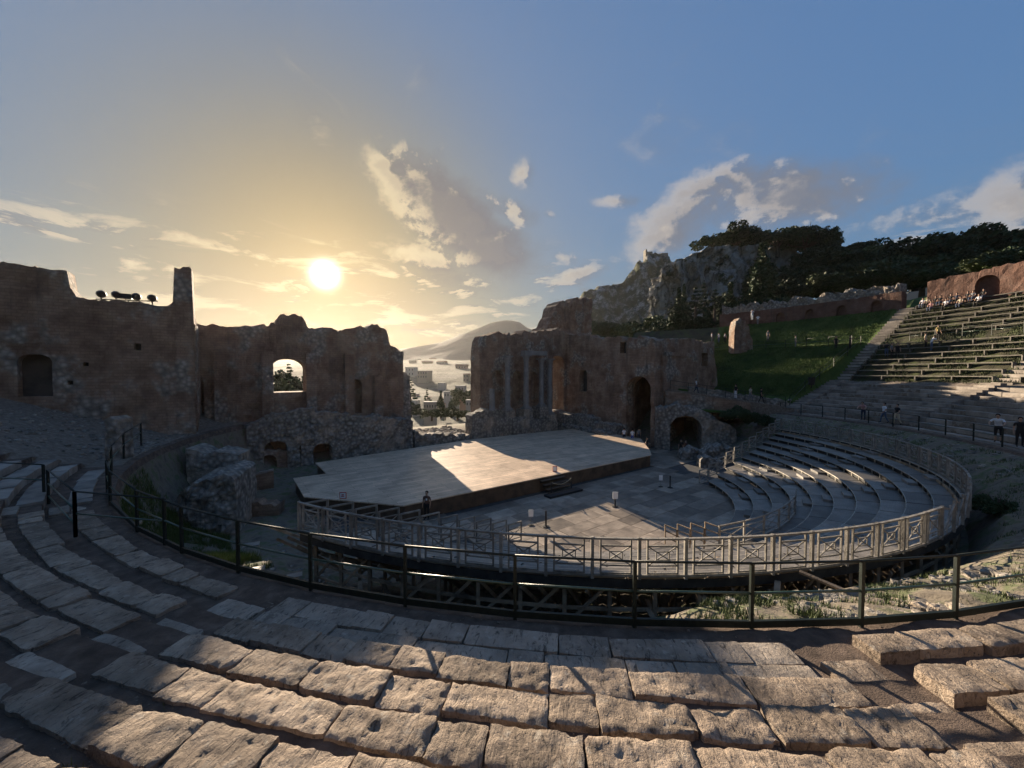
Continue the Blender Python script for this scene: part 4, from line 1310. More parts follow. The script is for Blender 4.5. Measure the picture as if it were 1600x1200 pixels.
def build_railings():
    R = 27.5
    def ang_px(px):
        return min((abs(800 + F * (CX + R * cos(RAD(q / 20))) / (CY + R * sin(RAD(q / 20))) - px), q / 20) for q in range(-2640, -1500))[1]
    degs = [ang_px(px) for px in (1670, 1505, 1355, 1180, 995, 805, 630, 481, 366, 278, 208)] + [-129.4, -133.5]
    near = []
    for d in degs:
        near.append(pol(R, d, 4.46))
    railing('long dark steel railing curving in front of the near stone seats', near, kerb=True)
    e = near[-1]
    pts = [pol(R, d, 4.5 + (-133.5 - d) * .03) for d in (-133.6, -139, -145, -151)]
    railing('thin steel railing running back along the far left slope', pts)
    g0, g1 = atZ(118, 832, 4.65), atZ(76, 784, 4.5)
    railing('small steel gate fence standing open at the far left', [g0, g1], name='gate_fence', mids=(.2, .62))
    q = atZ(240, 790, 4.5)
    railing('short crossing handrail joining the small gate to the long railing', [g0, Vector((near[-3].x * .35 + near[-4].x * .65, near[-3].y * .35 + near[-4].y * .65, 4.5))], name='cross_rail', mids=(.5,))
    railing('upper handrail at the left picture edge above the far left stone seats', [atZ(69, 775, 4.6), atZ(-40, 768, 4.6)], name='railing', mids=(.55,))
    far = []
    d = -24.0
    while d < 22:
        far.append(pol(27.6, d, 4.46)); d += degrees(2.3 / 27.6)
    railing('far steel railing along the walkway below the right stone steps', far)
    pa = []
    d = 21.0
    while d < 50:
        pa.append(pol(42.1, d, 12.55)); d += degrees(2.6 / 42.1)
    railing('thin railing along the path across the grass bank', pa, post=.05, rail=.04)
    pb = [pol(43.2, d, interp(UPPER, 43.2)) for d in [-22 + 3.0 * i for i in range(13)]]
    railing('thin railing along the walkway between the two bench blocks', pb, post=.05, rail=.04)
    pc = [pol(R_, 19.6, interp(GRASSW, R_) + .02) for R_ in (29.5, 32, 34.5, 37, 39.5, 42)]
    railing('sloping handrail up the side of the grass bank', pc, post=.05, rail=.04)


build_railings()


# ------------------------------------------------------------------ ruins at the right of the stage, upper portico
def right_ruins():
    # vaulted rubble mass below the ramp
    a, b_ = Vector((16.6, 44.2)), Vector((24.6, 41.9)); d = (b_ - a); Lg = d.length; d.normalize(); back = Vector((-d.y, d.x))
    pos = lambda s, t: Vector((a.x + d.x * s + back.x * t, a.y + d.y * s + back.y * t, 0))
    def s_px(px):
        k = (px - 800) / F      # (a.x + d.x s) = k (a.y + d.y s)
        return (k * a.y - a.x) / (d.x - k * d.y)
    root = thing('vault_ruin', 'low rubble mass with a dark round vault opening right of the stage', 'ruin', (a.x, a.y, 0))
    zc = lambda px, py: atY(px, py, 43).z
    ar = (s_px(1048), s_px(1098), -.2, zc(1072, 650) - 1.5, 1.5)
    pr = [(0, zc(1030, 638)), (s_px(1060), zc(1060, 632)), (s_px(1100), zc(1100, 640)), (s_px(1125), zc(1125, 655)), (Lg, zc(1145, 668))]
    link_parts(root, wall_mesh(Lg, pos, lambda s: interp(pr, s), -.3, [ar], 6.5, .22, jag=.2, seed=41), 'masonry', M['rubble'])
    link_parts(root, wall_mesh(ar[1] - ar[0] + 1, lambda s, t: pos(s + ar[0] - .5, t + 6.0), lambda s: ar[3] + 1.7, -.3, (), .5, .05, jag=0, seed=42), 'vault_back', M['void'])
    for i, (px, w_, h_, y_) in enumerate(((1082, 2.2, 1.2, 38.6), (1122, 3.0, 1.7, 37.4), (1112, 2.0, .9, 35.6))):
        p = atY(px, 690, y_)
        rw = thing('rubble_heap', ['low rubble wall stub before the dark vault', 'broad rubble heap between vault and timber stand', 'small rubble mound at the stand corner'][i], 'rubble', (p.x, p.y, 0))
        link_parts(rw, wall_mesh(w_, lambda s, t: Vector((p.x - w_ / 2 + s + t * .2, p.y + t, 0)), lambda s: h_ * (1 - .5 * abs(s / w_ - .5)), -.3, (), 1.6, .25, ds=.25, dz=.25, jag=.3, seed=43 + i), 'masonry', M['rubble'])
    # retaining wall and ramp on top of the mass, grassy fill behind
    w = wall_mesh(9.0, lambda s, t: pos(s + 1.2, t + 2.0), lambda s: 6.75 - s * .15, 3.6, (), .45, .1, jag=.08, seed=48)
    rr = thing('retaining_wall', 'low brick retaining wall carrying the ramp to the right hall', 'wall', (a.x, a.y, 4)); link_parts(rr, w, 'masonry', M['brick'])
    def wedge(name, s0, s1, ta, tb, z0, z1, zb, mat):
        q = [pos(s0, ta), pos(s1, ta), pos(s1, tb), pos(s0, tb)]; m = MB()
        m.add([(q[0].x, q[0].y, z0), (q[1].x, q[1].y, z1), (q[2].x, q[2].y, z1), (q[3].x, q[3].y, z0)] + [(p.x, p.y, zb) for p in q], [(0, 1, 2, 3), (7, 6, 5, 4), (4, 5, 1, 0), (5, 6, 2, 1), (6, 7, 3, 2), (7, 4, 0, 3)])
        return struct(m.build(name, mat))
    wedge('walkway', 1.6, 15.0, 2.46, 4.2, 6.9, 4.85, 3.9, M['gravel'])
    wedge('terrace', 3.0, 8.2, 4.21, 9.0, 6.9, 6.34, 4.9, M['grass'])
    wedge('terrace', 8.2, 17.0, 4.21, 9.0, 6.34, 5.4, 0, M['grass'])
    wedge('grass_ledge', 1.2, 8.2, .6, 1.98, 4.85, 4.5, 4.4, M['grass'])
    rp = [pos(s, 2.6) + Vector((0, 0, lerp(6.9, 4.85, (s - 1.6) / 13.4))) for s in (1.8, 3.8, 5.8, 7.8, 9.8, 11.8, 13.8)]
    railing('dark railing along the ramp to the right hall', rp, post=.05, rail=.045)
    lw = thing('low_wall', 'low rough stone wall along the back of the ramp', 'wall', tuple(pos(3, 4.2)))
    link_parts(lw, wall_mesh(11, lambda s, t: pos(s + 4.0, t + 4.15), lambda s: 7.25 - s * .15, 3.0, (), .7, .15, jag=.2, seed=49), 'masonry', M['rubble'])
    # curved brick portico at the top
    def arc(R, d0, sgn=1):
        return lambda s, t: pol(R + t, d0 + sgn * degrees(s / R))
    for (d0, d1, lab, zb, ht, stone, nn, sd) in ((19.3, 47, 'long curved red brick wall with niches and rough stone top above the grass bank', 16.6, 2.9, True, 6, 61),
                                                 (16.4, -20, 'curved red brick wall with tall niches above the wooden benches', 16.8, 3.4, False, 6, 62)):
        R = 49.6; Lg2 = RAD(abs(d1 - d0)) * R; sg = 1 if d1 > d0 else -1
        root = thing('portico_wall', lab, 'wall', pol(R, d0, zb))
        ops = []
        s = 2.0 if stone else 4.2
        while s < Lg2 - 3:
            w_ = 1.25 if stone else 2.0
            ops.append((s, s + w_, zb + .1, zb + (1.5 if stone else 1.9), w_ / 2)); s += 4.0 if stone else 5.6
        link_parts(root, wall_mesh(Lg2, arc(R, d0, sg), lambda s: zb + ht + (0 if stone else s * .035), zb - .6, ops, .9, .06, ds=.4, jag=.05 if stone else .12, seed=sd), 'brick_face', M['brick_red'])
        link_parts(root, wall_mesh(Lg2, arc(R + .55, d0, sg), lambda s: zb + ht - .2, zb - .6, (), .6, .03, ds=1.0, jag=0, seed=sd), 'niche_back', M['brick_red'])
        if stone:
            link_parts(root, wall_mesh(Lg2 - .6, arc(R + .12, d0 + .3, sg), lambda s: zb + ht + 1.15 + .55 * nz(s * .45, 3, 1), zb + ht - .1, (), 1.5, .28, ds=.25, dz=.25, jag=.32, seed=sd + 5), 'rubble_top', M['rubble'])
    st = drop(1165, 537); st = atY(1163, 537, 60)
    root = thing('ruin_stub', 'leaning stone ruin stub at the left corner of the grass bank', 'ruin', (st.x, st.y, st.z))
    link_parts(root, wall_mesh(2.9, lambda s, t: Vector((st.x - 1.6 + s + .1 * t, st.y + t * 1.0, 0)), lambda s: st.z + interp([(0, 1.9), (.25, 3.2), (.8, 3.9), (1.7, 3.7), (1.9, 3.0), (2.3, 2.7), (2.5, 1.4), (2.9, .8)], s), st.z - 1.5, (), 1.8, .16, ds=.14, dz=.25, jag=.35, seed=71, fs=3), 'masonry', M['brick'])
    # rubble stub and walls at the left of the stage
    p = atZ(312, 792, 1.6)
    root = thing('rubble_stub', 'rough stone wall stub in the hollow left of the stage', 'ruin', (p.x, p.y, 1.4))
    pr = [(0, 1.9), (.4, 2.5), (1.2, 2.9), (2.6, 3.3), (3.2, 3.0)]
    link_parts(root, wall_mesh(3.2, lambda s, t: Vector((p.x - 1.5 + s - .35 * t, p.y + .1 * s + t, 0)), lambda s: interp(pr, s), -.5, (), 3.6, .28, ds=.22, dz=.22, jag=.2, seed=81), 'masonry', M['rubble'])
    q = atZ(320, 715, 3.6)
    root = thing('ruin_block', 'brick foundation block at the foot of the left tower stub', 'ruin', (q.x, q.y, 2))
    link_parts(root, wall_mesh(3.0, lambda s, t: Vector((q.x - 1.6 + s - .3 * t, q.y + .5 + .15 * s + t, 0)), lambda s: 4.1 - .2 * s, -.5, (), 2.0, .16, ds=.3, dz=.3, jag=.15, seed=82), 'masonry', M['rubble'])
    for i, (px, py, w_, h_, rot, lab) in enumerate(((372, 765, 4.5, 1.7, .55, 'low dark brick wall in the pit left of the stage'), (425, 735, 4.2, 2.3, .62, 'brick pit wall with a small arch beside the stage corner'), (400, 800, 2.6, .9, .2, 'broken low wall before the left stage corner'), (470, 712, 3.6, 2.4, .63, 'brick pit wall touching the podium behind the stage corner'))):
        q = atZ(px, py, 0.2); cr, sr = cos(rot), sin(rot)
        root = thing('pit_wall', lab, 'wall', (q.x, q.y, 0))
        ops = [(1.2, 2.5, -.2, 1.0, .6)] if i == 1 else []
        link_parts(root, wall_mesh(w_, lambda s, t: Vector((q.x + (s - w_ / 2) * cr - t * sr, q.y + (s - w_ / 2) * sr + t * cr, 0)), lambda s: h_ - .12 * s, -.4, ops, .9, .12, ds=.25, dz=.3, jag=.22, seed=90 + i), 'masonry', M['brick'])
    # dark passage wall beside the railing at the far left
    q = atZ(165, 715, 4.6)
    root = thing('passage_wall', 'dark masonry end wall beside the railing at the far left', 'wall', (q.x, q.y, 4.2))
    link_parts(root, wall_mesh(.4, lambda s, t: Vector((q.x + s, q.y + s * .3 + t, 0)), lambda s: 6.5 - .3 * s, 2.0, (), .9, .12, ds=.3, dz=.3, jag=.15, seed=83), 'masonry', M['rubble'])


right_ruins()


# ------------------------------------------------------------------ vegetation
def leaf_cloud(n, clumps, size, seed, squash=1.0, up=0.0):
    """leaf-sized faces spread through clumps [(centre, radius)]"""
    r2 = random.Random(seed); b = MB(); vs = []; fs = []
    tot = sum(c[1] ** 2 for c in clumps)
    for (c, rad) in clumps:
        for _ in range(max(6, int(n * rad * rad / tot))):
            while True:
                p = Vector((r2.uniform(-1, 1), r2.uniform(-1, 1), r2.uniform(-1, 1)))
                if .05 < p.length < 1:
                    break
            p = p.normalized() * (p.length ** .45)
            q = Vector(c) + Vector((p.x, p.y, p.z * squash)) * rad * r2.uniform(.7, 1.12)
            a = Vector((r2.gauss(0, 1), r2.gauss(0, 1), r2.gauss(0, 1) + up)).normalized(); t = a.orthogonal().normalized(); t2 = a.cross(t)
            s = size * r2.uniform(.6, 1.4); k = len(vs)
            vs += [q + t * s, q + t2 * s * .55, q - t * s, q - t2 * s * .55]; fs.append((k, k + 1, k + 2, k + 3))
    b.add(vs, fs); return b


def cypress_mesh(seed, h=12, r=1.5, n=7000):
    r2 = random.Random(seed); cl = []
    for i in range(46):
        t = (i + .5) / 46; w = r * (sin(pi * min(1, t * 1.08 + .04)) ** .55) * (1 - t * .55) * r2.uniform(.75, 1.1); a = r2.uniform(0, 6.3)
        cl.append(((cos(a) * w * .42, sin(a) * w * .42, h * (.04 + .95 * t)), max(.25, w * .75)))
    return leaf_cloud(n, cl, .20, seed, 1.5, 0).mesh('crown', M['leaf'])


def broad_mesh(seed, r=5, h=6, n=8000, mat=None, size=.27):
    r2 = random.Random(seed); cl = []
    for i in range(34):
        a = r2.uniform(0, 6.3); e = r2.uniform(-.35, 1.0); q = r2.uniform(.35, .95)
        cl.append(((cos(a) * r * q * cos(e * .9), sin(a) * r * q * cos(e * .9), h * (.5 + .45 * e * q)), r * r2.uniform(.16, .34)))
    return leaf_cloud(n, cl, size, seed, .8).mesh('crown', mat or M['leaf'])


def conifer_mesh(seed, h=12, r=3.2, n=8000):
    r2 = random.Random(seed); cl = []
    for i in range(16):
        t = i / 15; w = r * (1 - t) ** .8
        for k in range(max(3, int(8 * (1 - t)))):
            a = r2.uniform(0, 6.3); q = r2.uniform(.4, 1)
            cl.append(((cos(a) * w * q, sin(a) * w * q, h * (.1 + .88 * t) - q * w * .15), .25 + .28 * w * .6))
    return leaf_cloud(n, cl, .2, seed, .55).mesh('crown', M['leaf'])


def open_tree_mesh(seed, r=6, h=9, n=6500):
    """a bare-limbed spreading tree seen against the sky"""
    r2 = random.Random(seed); cl = []; limbs = []
    for i in range(11):
        a = i / 11 * 6.28 + r2.uniform(-.3, .3); e = r2.uniform(.25, 1.25); L = r2.uniform(.75, 1.1)
        p = Vector((cos(a) * cos(e) * r * L, sin(a) * cos(e) * r * L, h * .28 + sin(e) * h * .68 * L)); limbs.append(p)
        for k in range(5):
            q = p * r2.uniform(.62, 1.08) + Vector((r2.gauss(0, .5), r2.gauss(0, .5), r2.gauss(0, .4)))
            cl.append((q, r2.uniform(.55, 1.0)))
    return leaf_cloud(n, cl, .2, seed, .8).mesh('crown', M['leaf']), limbs


def trunk_mesh(h, r, limbs=()):
    b = MB(); b.tube([(0, 0, -.6), (.05, 0, h * .4), (0, .08, h)], [r * 1.2, r, r * .6], 8)
    for l in limbs:
        l = Vector(l); b.tube([(0, 0, h * .55), l * .5 + Vector((0, 0, h * .15)), l], [r * .5, r * .3, r * .1], 5)
    return b.mesh('trunk', M['bark'])


CYP = [cypress_mesh(1), cypress_mesh(2, 12, 1.9, 8000)]
BRO = [broad_mesh(11), broad_mesh(12), broad_mesh(13, mat=M['leaf_mid'])]
CON = [conifer_mesh(21), conifer_mesh(22, 12, 3.6)]
OPN = open_tree_mesh(31)
TR = [trunk_mesh(4, .25), trunk_mesh(3.5, .32, [(1.8, .6, 4.5), (-1.6, 1, 4.4), (.3, -1.9, 4.6), (-.5, 1.6, 5)]), trunk_mesh(8, .28), trunk_mesh(4, .35, OPN[1])]


def tree(kind, i, p, sc, label, group=None, name=None, sz=1.0):
    root = thing(name or {'c': 'cypress_tree', 'b': 'broadleaf_tree', 'n': 'conifer_tree', 'o': 'spreading_tree'}[kind], label, 'tree', p, rnd.uniform(0, 6.3), group)
    root.scale = (sc, sc, sc * sz)
    me = {'c': CYP, 'b': BRO, 'n': CON, 'o': [OPN[0]]}[kind]
    cr = link('crown', me[i % len(me)], root)
    if name == 'shrub':
        cr.location.z = -2.2
    link('trunk', {'c': TR[0], 'b': TR[1], 'n': TR[2], 'o': TR[3]}[kind], root)


def plant_trees():
    def by(kind, i, px, ytop, ybase, Y, label, group=None, wide=1.0):
        b0, t0 = atY(px, ybase, Y), atY(px, ytop, Y); H = t0.z - b0.z
        nat = {'c': 12.2, 'b': 6.9, 'n': 12.3, 'o': 10.2}[kind]
        if kind in 'bo':
            sc = H / nat
            tree(kind, i, b0, sc * wide, label, group, sz=1 / wide)
        else:
            sc = H / nat
            tree(kind, i, b0, sc * wide, label, group, sz=1 / wide)
    g = 'trees on the rocky slope'
    by('c', 0, 1068, 443, 530, 100, 'slim dark cypress before the pale cliff face', g, 1.2)
    by('n', 0, 1099, 440, 532, 98, 'dark pointed conifer just right of the slim cypress', g, 1.0)
    by('n', 1, 1130, 455, 534, 96, 'dark conifer in the middle of the cliff foot group', g, 1.1)
    by('c', 1, 1188, 378, 500, 104, 'very tall broad cypress standing above the ruin stub', g, 1.7)
    by('c', 0, 1172, 420, 505, 106, 'shorter cypress left of the very tall broad cypress', g, 1.5)
    by('b', 0, 1155, 455, 512, 92, 'round evergreen at the foot of the tall cypress', g, 1.1)
    by('b', 1, 1200, 455, 505, 90, 'round evergreen right behind the ruin stub', g, 1.1)
    by('n', 0, 1048, 470, 532, 104, 'small conifer at the left foot of the cliff', g, .9)
    for kind, px, yt, yb, Y, lab, wd_ in (('c', 1060, 448, 540, 84, 'dark cypress nearest the left cliff edge', 1.5), ('n', 1086, 446, 540, 82, 'broad dark conifer between two cypresses at the cliff foot', 1.2), ('n', 1116, 450, 540, 80, 'dense dark conifer above the three visitors', 1.3), ('c', 1140, 440, 538, 84, 'dark cypress just left of the ruin stub', 1.6), ('c', 1190, 378, 500, 86, 'tallest cypress rising beside the brick wall end', 1.6)):
        by(kind, 0, px, yt, yb, Y, lab, g, wd_)
    for q, (px, yt, yb, Y, lab) in enumerate(((945, 500, 540, 120, 'first scrub clump above the right hall wall'), (975, 497, 540, 115, 'second scrub clump above the right hall wall'), (1004, 492, 540, 108, 'third scrub clump above the right hall wall, by the cliff foot'), (1040, 500, 540, 95, 'dark bush at the cliff foot above the hall wall'), (1105, 495, 540, 86, 'dark bush behind the three visitors above the hall'), (1135, 485, 540, 84, 'dense dark bush left of the ruin stub'))):
        by('b', q, px, yt, yb, Y, lab, g, 1.5)
    by('b', 0, 1078, 490, 535, 88, 'low bush mass below the slim cypress', g, 1.4)
    by('b', 1, 1150, 350, 396, 126, 'round pine on the cliff brink left of the spreading tree', g, 1.35)
    by('b', 0, 1120, 362, 396, 128, 'low bush at the left end of the cliff brink', g, 1.5)
    by('b', 0, 1300, 390, 440, 112, 'dark bush clump below right of the spreading tree', g, 1.6)
    by('b', 0, 1256, 412, 462, 108, 'dark bush in the notch right of the bare cliff', g, 1.6)
    by('b', 0, 1290, 380, 425, 121, 'dense bush right of the spreading tree trunk', g, 1.4)
    by('o', 0, 1258, 333, 402, 127, 'spreading open tree standing against the sky on the cliff', g, 1.0)
    by('b', 0, 1215, 352, 398, 128, 'dense evergreen between round pine and spreading tree', g, 1.25)
    by('b', 1, 1262, 356, 400, 130, 'dark bush under the spreading open tree', g, 1.3)
    by('b', 0, 1318, 378, 420, 125, 'evergreen right of the spreading tree with a low crown', g, 1.3)
    by('b', 1, 1350, 376, 425, 120, 'evergreen second to the right of the spreading tree', g, 1.3)
    by('b', 2, 1385, 380, 440, 112, 'olive-toned tree in the middle of the wooded ridge', g, 1.3)
    by('b', 0, 1425, 372, 440, 108, 'tall evergreen on the wooded ridge above the stair top', g, 1.35)
    by('b', 1, 1465, 362, 435, 104, 'highest evergreen clump of the wooded ridge', g, 1.4)
    by('b', 0, 1505, 358, 435, 100, 'evergreen clump just right of the highest ridge clump', g, 1.3)
    by('b', 2, 1535, 372, 440, 96, 'last tree at the right end of the wooded ridge', g, 1.2)
    g2 = 'dark trees behind the brick wall'
    by('b', 2, 1590, 380, 428, 57, 'scrubby tree at the right picture edge above the cactus', g, 1.5)
    by('b', 2, 1548, 392, 430, 60, 'scrubby bush just left of the cactus above the brick wall', g, 1.6)
    by('b', 0, 1622, 375, 428, 55, 'dark bush cut by the right picture edge above the brick wall', g, 1.4)
    k = 0
    r2 = random.Random(5)
    places = ['left end', 'first niche', 'second niche', 'third niche', 'fourth niche', 'stair gap', 'gap at the stair top', 'first tall niche', 'bench corner', 'right picture edge']
    for px, yt, yb, Y in ((1225, 438, 480, 92), (1260, 436, 475, 88), (1298, 425, 475, 84), (1335, 415, 470, 82), (1372, 418, 466, 80), (1405, 415, 462, 78), (1440, 412, 460, 75), (1480, 415, 455, 72), (1525, 425, 450, 70), (1570, 432, 450, 68)):
        by('b', k, px, yt, yb, Y, f'dark shrubby evergreen above the brick wall, {["first","second","third","fourth","fifth","sixth","seventh","eighth","ninth","tenth"][k]} from the left', g2, 1.5); k += 1
    k = 0
    for px, yt, yb, Y in ((1330, 405, 450, 104), (1380, 400, 450, 98), (1430, 395, 450, 94), (1480, 390, 445, 90), (1530, 400, 445, 88), (1575, 405, 440, 86)):
        by('b', k + 1, px, yt, yb, Y, f'evergreen halfway up the wooded slope, {["first","second","third","fourth","fifth","sixth","seventh","eighth"][k]} from the left', g2, 1.5); k += 1
    # trees between the terrace and the town
    t = 'trees below the terrace'
    by('c', 0, 689, 610, 652, 88, 'taller of the two dark cypresses in the town gap', t, 1.5)
    by('c', 1, 705, 621, 652, 90, 'shorter of the two dark cypresses in the town gap', t, 1.6)
    by('n', 0, 642, 592, 650, 95, 'pale hazy conifer at the left of the town gap', t, 1.1)
    by('n', 1, 668, 605, 655, 110, 'second hazy conifer left of the two cypresses', t, .8)
    by('b', 2, 735, 600, 645, 150, 'hazy round tree at the right of the town gap', t, 1.1)
    by('b', 2, 675, 634, 656, 76, 'low green bush at the foot of the tall cypress', t, 1.6)
    by('b', 2, 715, 636, 656, 74, 'low green bush right of the two cypresses', t, 1.7)
    by('b', 0, 452, 592, 672, 54, 'low bush filling the bottom of the wall arch', t, 1.2)
    by('n', 1, 452, 566, 650, 58, 'small tree seen through the arch of the backlit wall', t, 1.2)
    by('b', 1, 436, 574, 668, 60, 'bush filling the left side of the wall arch', t, 1.0)
    by('b', 0, 470, 573, 668, 62, 'bush filling the right side of the wall arch', t, 1.0)
    # shrubs on the slopes
    for px, py, sc, lab in ((1155, 655, .34, 'dark shrub on the rubble between ramp and timber stand'), (1185, 662, .30, 'dark shrub beside the far end of the stand'), 
                            (1560, 800, .16, 'low shrub on the dark slope right of the stand')):
        p = atY(px, py, 41 if px < 1500 else 16)
        if px > 1500:
            p = drop(px, py)
        tree('b', 0, p, sc, lab, None, 'shrub')
    # prickly pear
    c = atY(1568, 428, 66); c.z -= .3
    root = thing('prickly_pear', 'sunlit prickly pear cactus above the right brick wall', 'cactus', c)
    r2 = random.Random(4)
    pads = [Vector((0, 0, 0))]
    for k in range(26):
        b_ = r2.choice(pads); a = r2.uniform(-1.1, 1.1); p = b_ + Vector((sin(a) * .42, r2.uniform(-.35, .35), abs(cos(a)) * .42)); pads.append(p)
        m = MB(); rz = r2.uniform(0, 3.1)
        rings = [(.0, -.3), (.14, -.24), (.22, -.05), (.2, .14), (.1, .26), (.0, .3)]
        n = 10; vs = []
        for rr, zz in rings:
            for q in range(n):
                x, y = rr * cos(6.283 * q / n), rr * .28 * sin(6.283 * q / n)
                vs.append((p.x + x * cos(rz) - y * sin(rz), p.y + x * sin(rz) + y * cos(rz), p.z + zz))
        m.add(vs, [(i * n + q, i * n + (q + 1) % n, (i + 1) * n + (q + 1) % n, (i + 1) * n + q) for i in range(5) for q in range(n)])
        m.build('pad', M['cactus'], root, smooth=True)


plant_trees()


def tufts():
    """uncountable grass and weeds"""
    r2 = random.Random(9)
    def blades(name, n, pick, h, w, mat, label):
        vs = []; fs = []
        for _ in range(n):
            p = pick()
            if p is None:
                continue
            for _b in range(3):
                a = r2.uniform(0, 6.3); hh = h * r2.uniform(.4, 1.3); ln = r2.uniform(.1, .6) * hh
                dx, dy = cos(a), sin(a); q = p + Vector((r2.gauss(0, w * 3), r2.gauss(0, w * 3), -.02)); k = len(vs)
                vs += [q + Vector((-dy * w, dx * w, 0)), q + Vector((dy * w, -dx * w, 0)), q + Vector((dx * ln, dy * ln, hh))]; fs.append((k, k + 1, k + 2))
        b = MB(); b.add(vs, fs); stuff(b.build(name, mat), label, 'grass')
    def on(R, d):
        return pol(R, d, ground_h(R, d))
    blades('bank_grass', 26000, lambda: on(r2.uniform(30.8, 49.4), r2.uniform(19.8, 46)), .22, .03, M['grass'], 'short green grass covering the bank below the brick wall')
    def bw():
        R = r2.uniform(37, 49); d = r2.uniform(-22, 17.5)
        return on(R, d) if nz(R * .35, d * .25, 4) > -.02 else None
    blades('bench_weeds', 12000, bw, .28, .03, M['leaf_mid'], 'weeds growing between the wooden benches')
    def slope():
        R = r2.uniform(24.3, 27.1); d = r2.uniform(-128, 16) if r2.random() < .7 else r2.uniform(-90, -70)
        return on(R, d) if nz(R * .5, d * .3, 7) > .0 else None
    blades('slope_weeds', 15000, slope, .14, .012, M['leaf_mid'], 'weeds and grass on the slope below the dark railing')
    def pit():
        R = r2.uniform(23.5, 27.15); d = r2.uniform(-150, -124)
        return on(R, d) if nz(R * .6, d * .25, 3) > -.15 else None
    blades('pit_grass', 12000, pit, .32, .014, M['grass_blade'], 'rough green grass on the slope left of the rubble stub')
    def joint():
        k = r2.randrange(1, 6); d = r2.uniform(-126, -80); R = row_r(k) + .55 + r2.gauss(0, .06)
        return on(R, d) if nz(R * 2, d * .9, 2) > .22 else None
    blades('row_weeds', 1500, joint, .07, .005, M['leaf_dry'], 'sparse tiny weeds in the soil strips behind the near stone seats')


tufts()


def debris():
    """small stones on the soil, rubble and lumber below the railing"""
    r2 = random.Random(13)
    lib = [rough_block(1, .8, .6, 100 + i, 3, 3, .12) for i in range(6)]
    def merge(name, items, mat, label):
        vs = []; fs = []
        for p, s in items:
            me = r2.choice(lib); a = r2.uniform(0, 6.3); ca, sa = cos(a), sin(a); k = len(vs); sz = r2.uniform(.7, 1.3)
            for v in me.vertices:
                x, y, z = v.co.x * s, v.co.y * s * sz, v.co.z * s + s * .3
                vs.append((p.x + x * ca - y * sa, p.y + x * sa + y * ca, p.z + z))
            for f in me.polygons:
                fs.append(tuple(k + i for i in f.vertices))
        b = MB(); b.add(vs, fs); stuff(b.build(name, mat), label, 'stones')
    it = []
    for _ in range(2200):
        k = r2.randrange(0, 7); d = r2.uniform(-127, -80); R = row_r(k) + r2.uniform(.43, .73) if k else r2.uniform(27.55, 27.95)
        it.append((pol(R, d, ground_h(R, d)), r2.uniform(.008, .028) * (1 if r2.random() < .93 else 1.8)))
    merge('pebbles', it, M['gravel'], 'small pebbles scattered on the soil between the near stone seats')
    it = []
    for _ in range(1500):
        d = r2.uniform(-140, 10); R = r2.uniform(25.2, 27.15) if d > -112 else r2.uniform(21.5, 27.1)
        if nz(R * .4, d * .2, 1) > -.05:
            it.append((pol(R, d, ground_h(R, d) - .05), r2.uniform(.06, .30)))
    for _ in range(160):
        d = r2.uniform(-86, -70); R = r2.uniform(24.8, 27.1); it.append((pol(R, d, ground_h(R, d) - .05), r2.uniform(.08, .38)))
    merge('slope_rubble', it, M['rubble'], 'loose rubble stones on the slope just below the dark railing')
    it = []
    for _ in range(420):
        a = r2.uniform(0, 1); p = atZ(lerp(650, 740, a), 676, 1.5); q = S(mn(p.x, p.y)[0], r2.uniform(40.8, 48)); q.z = 1.2 + r2.uniform(0, .3)
        it.append((q, r2.uniform(.15, .6)))
    merge('gap_rubble', it, M['rubble'], 'tumbled rubble stones on the terrace edge under the town view')
    it = []
    for _ in range(520):
        d = r2.uniform(-168, -149); R = r2.uniform(27.6, 35)
        it.append((pol(R, d, ground_h(R, d)), r2.uniform(.05, .25)))
    merge('left_rubble', it, M['rubble'], 'loose stones on the gravel slope below the left hall')
    for i in range(26):                                       # planks lying under the stand
        d = r2.uniform(-112, -72); R = r2.uniform(22.6, 24.6); p = pol(R, d, ground_h(R, d) + .25)
        o = tag(MB().box((0, 0, 0), (r2.uniform(.8, 2.0), .14, .05)).build('loose_plank', M['timber_dark'], loc=p), 'loose weathered plank lying in the jumble under the stand rim', 'plank', 'loose planks under the stand')
        o.rotation_euler = (r2.uniform(-.3, .3), r2.uniform(-.5, .5), r2.uniform(0, 3.1))


debris()


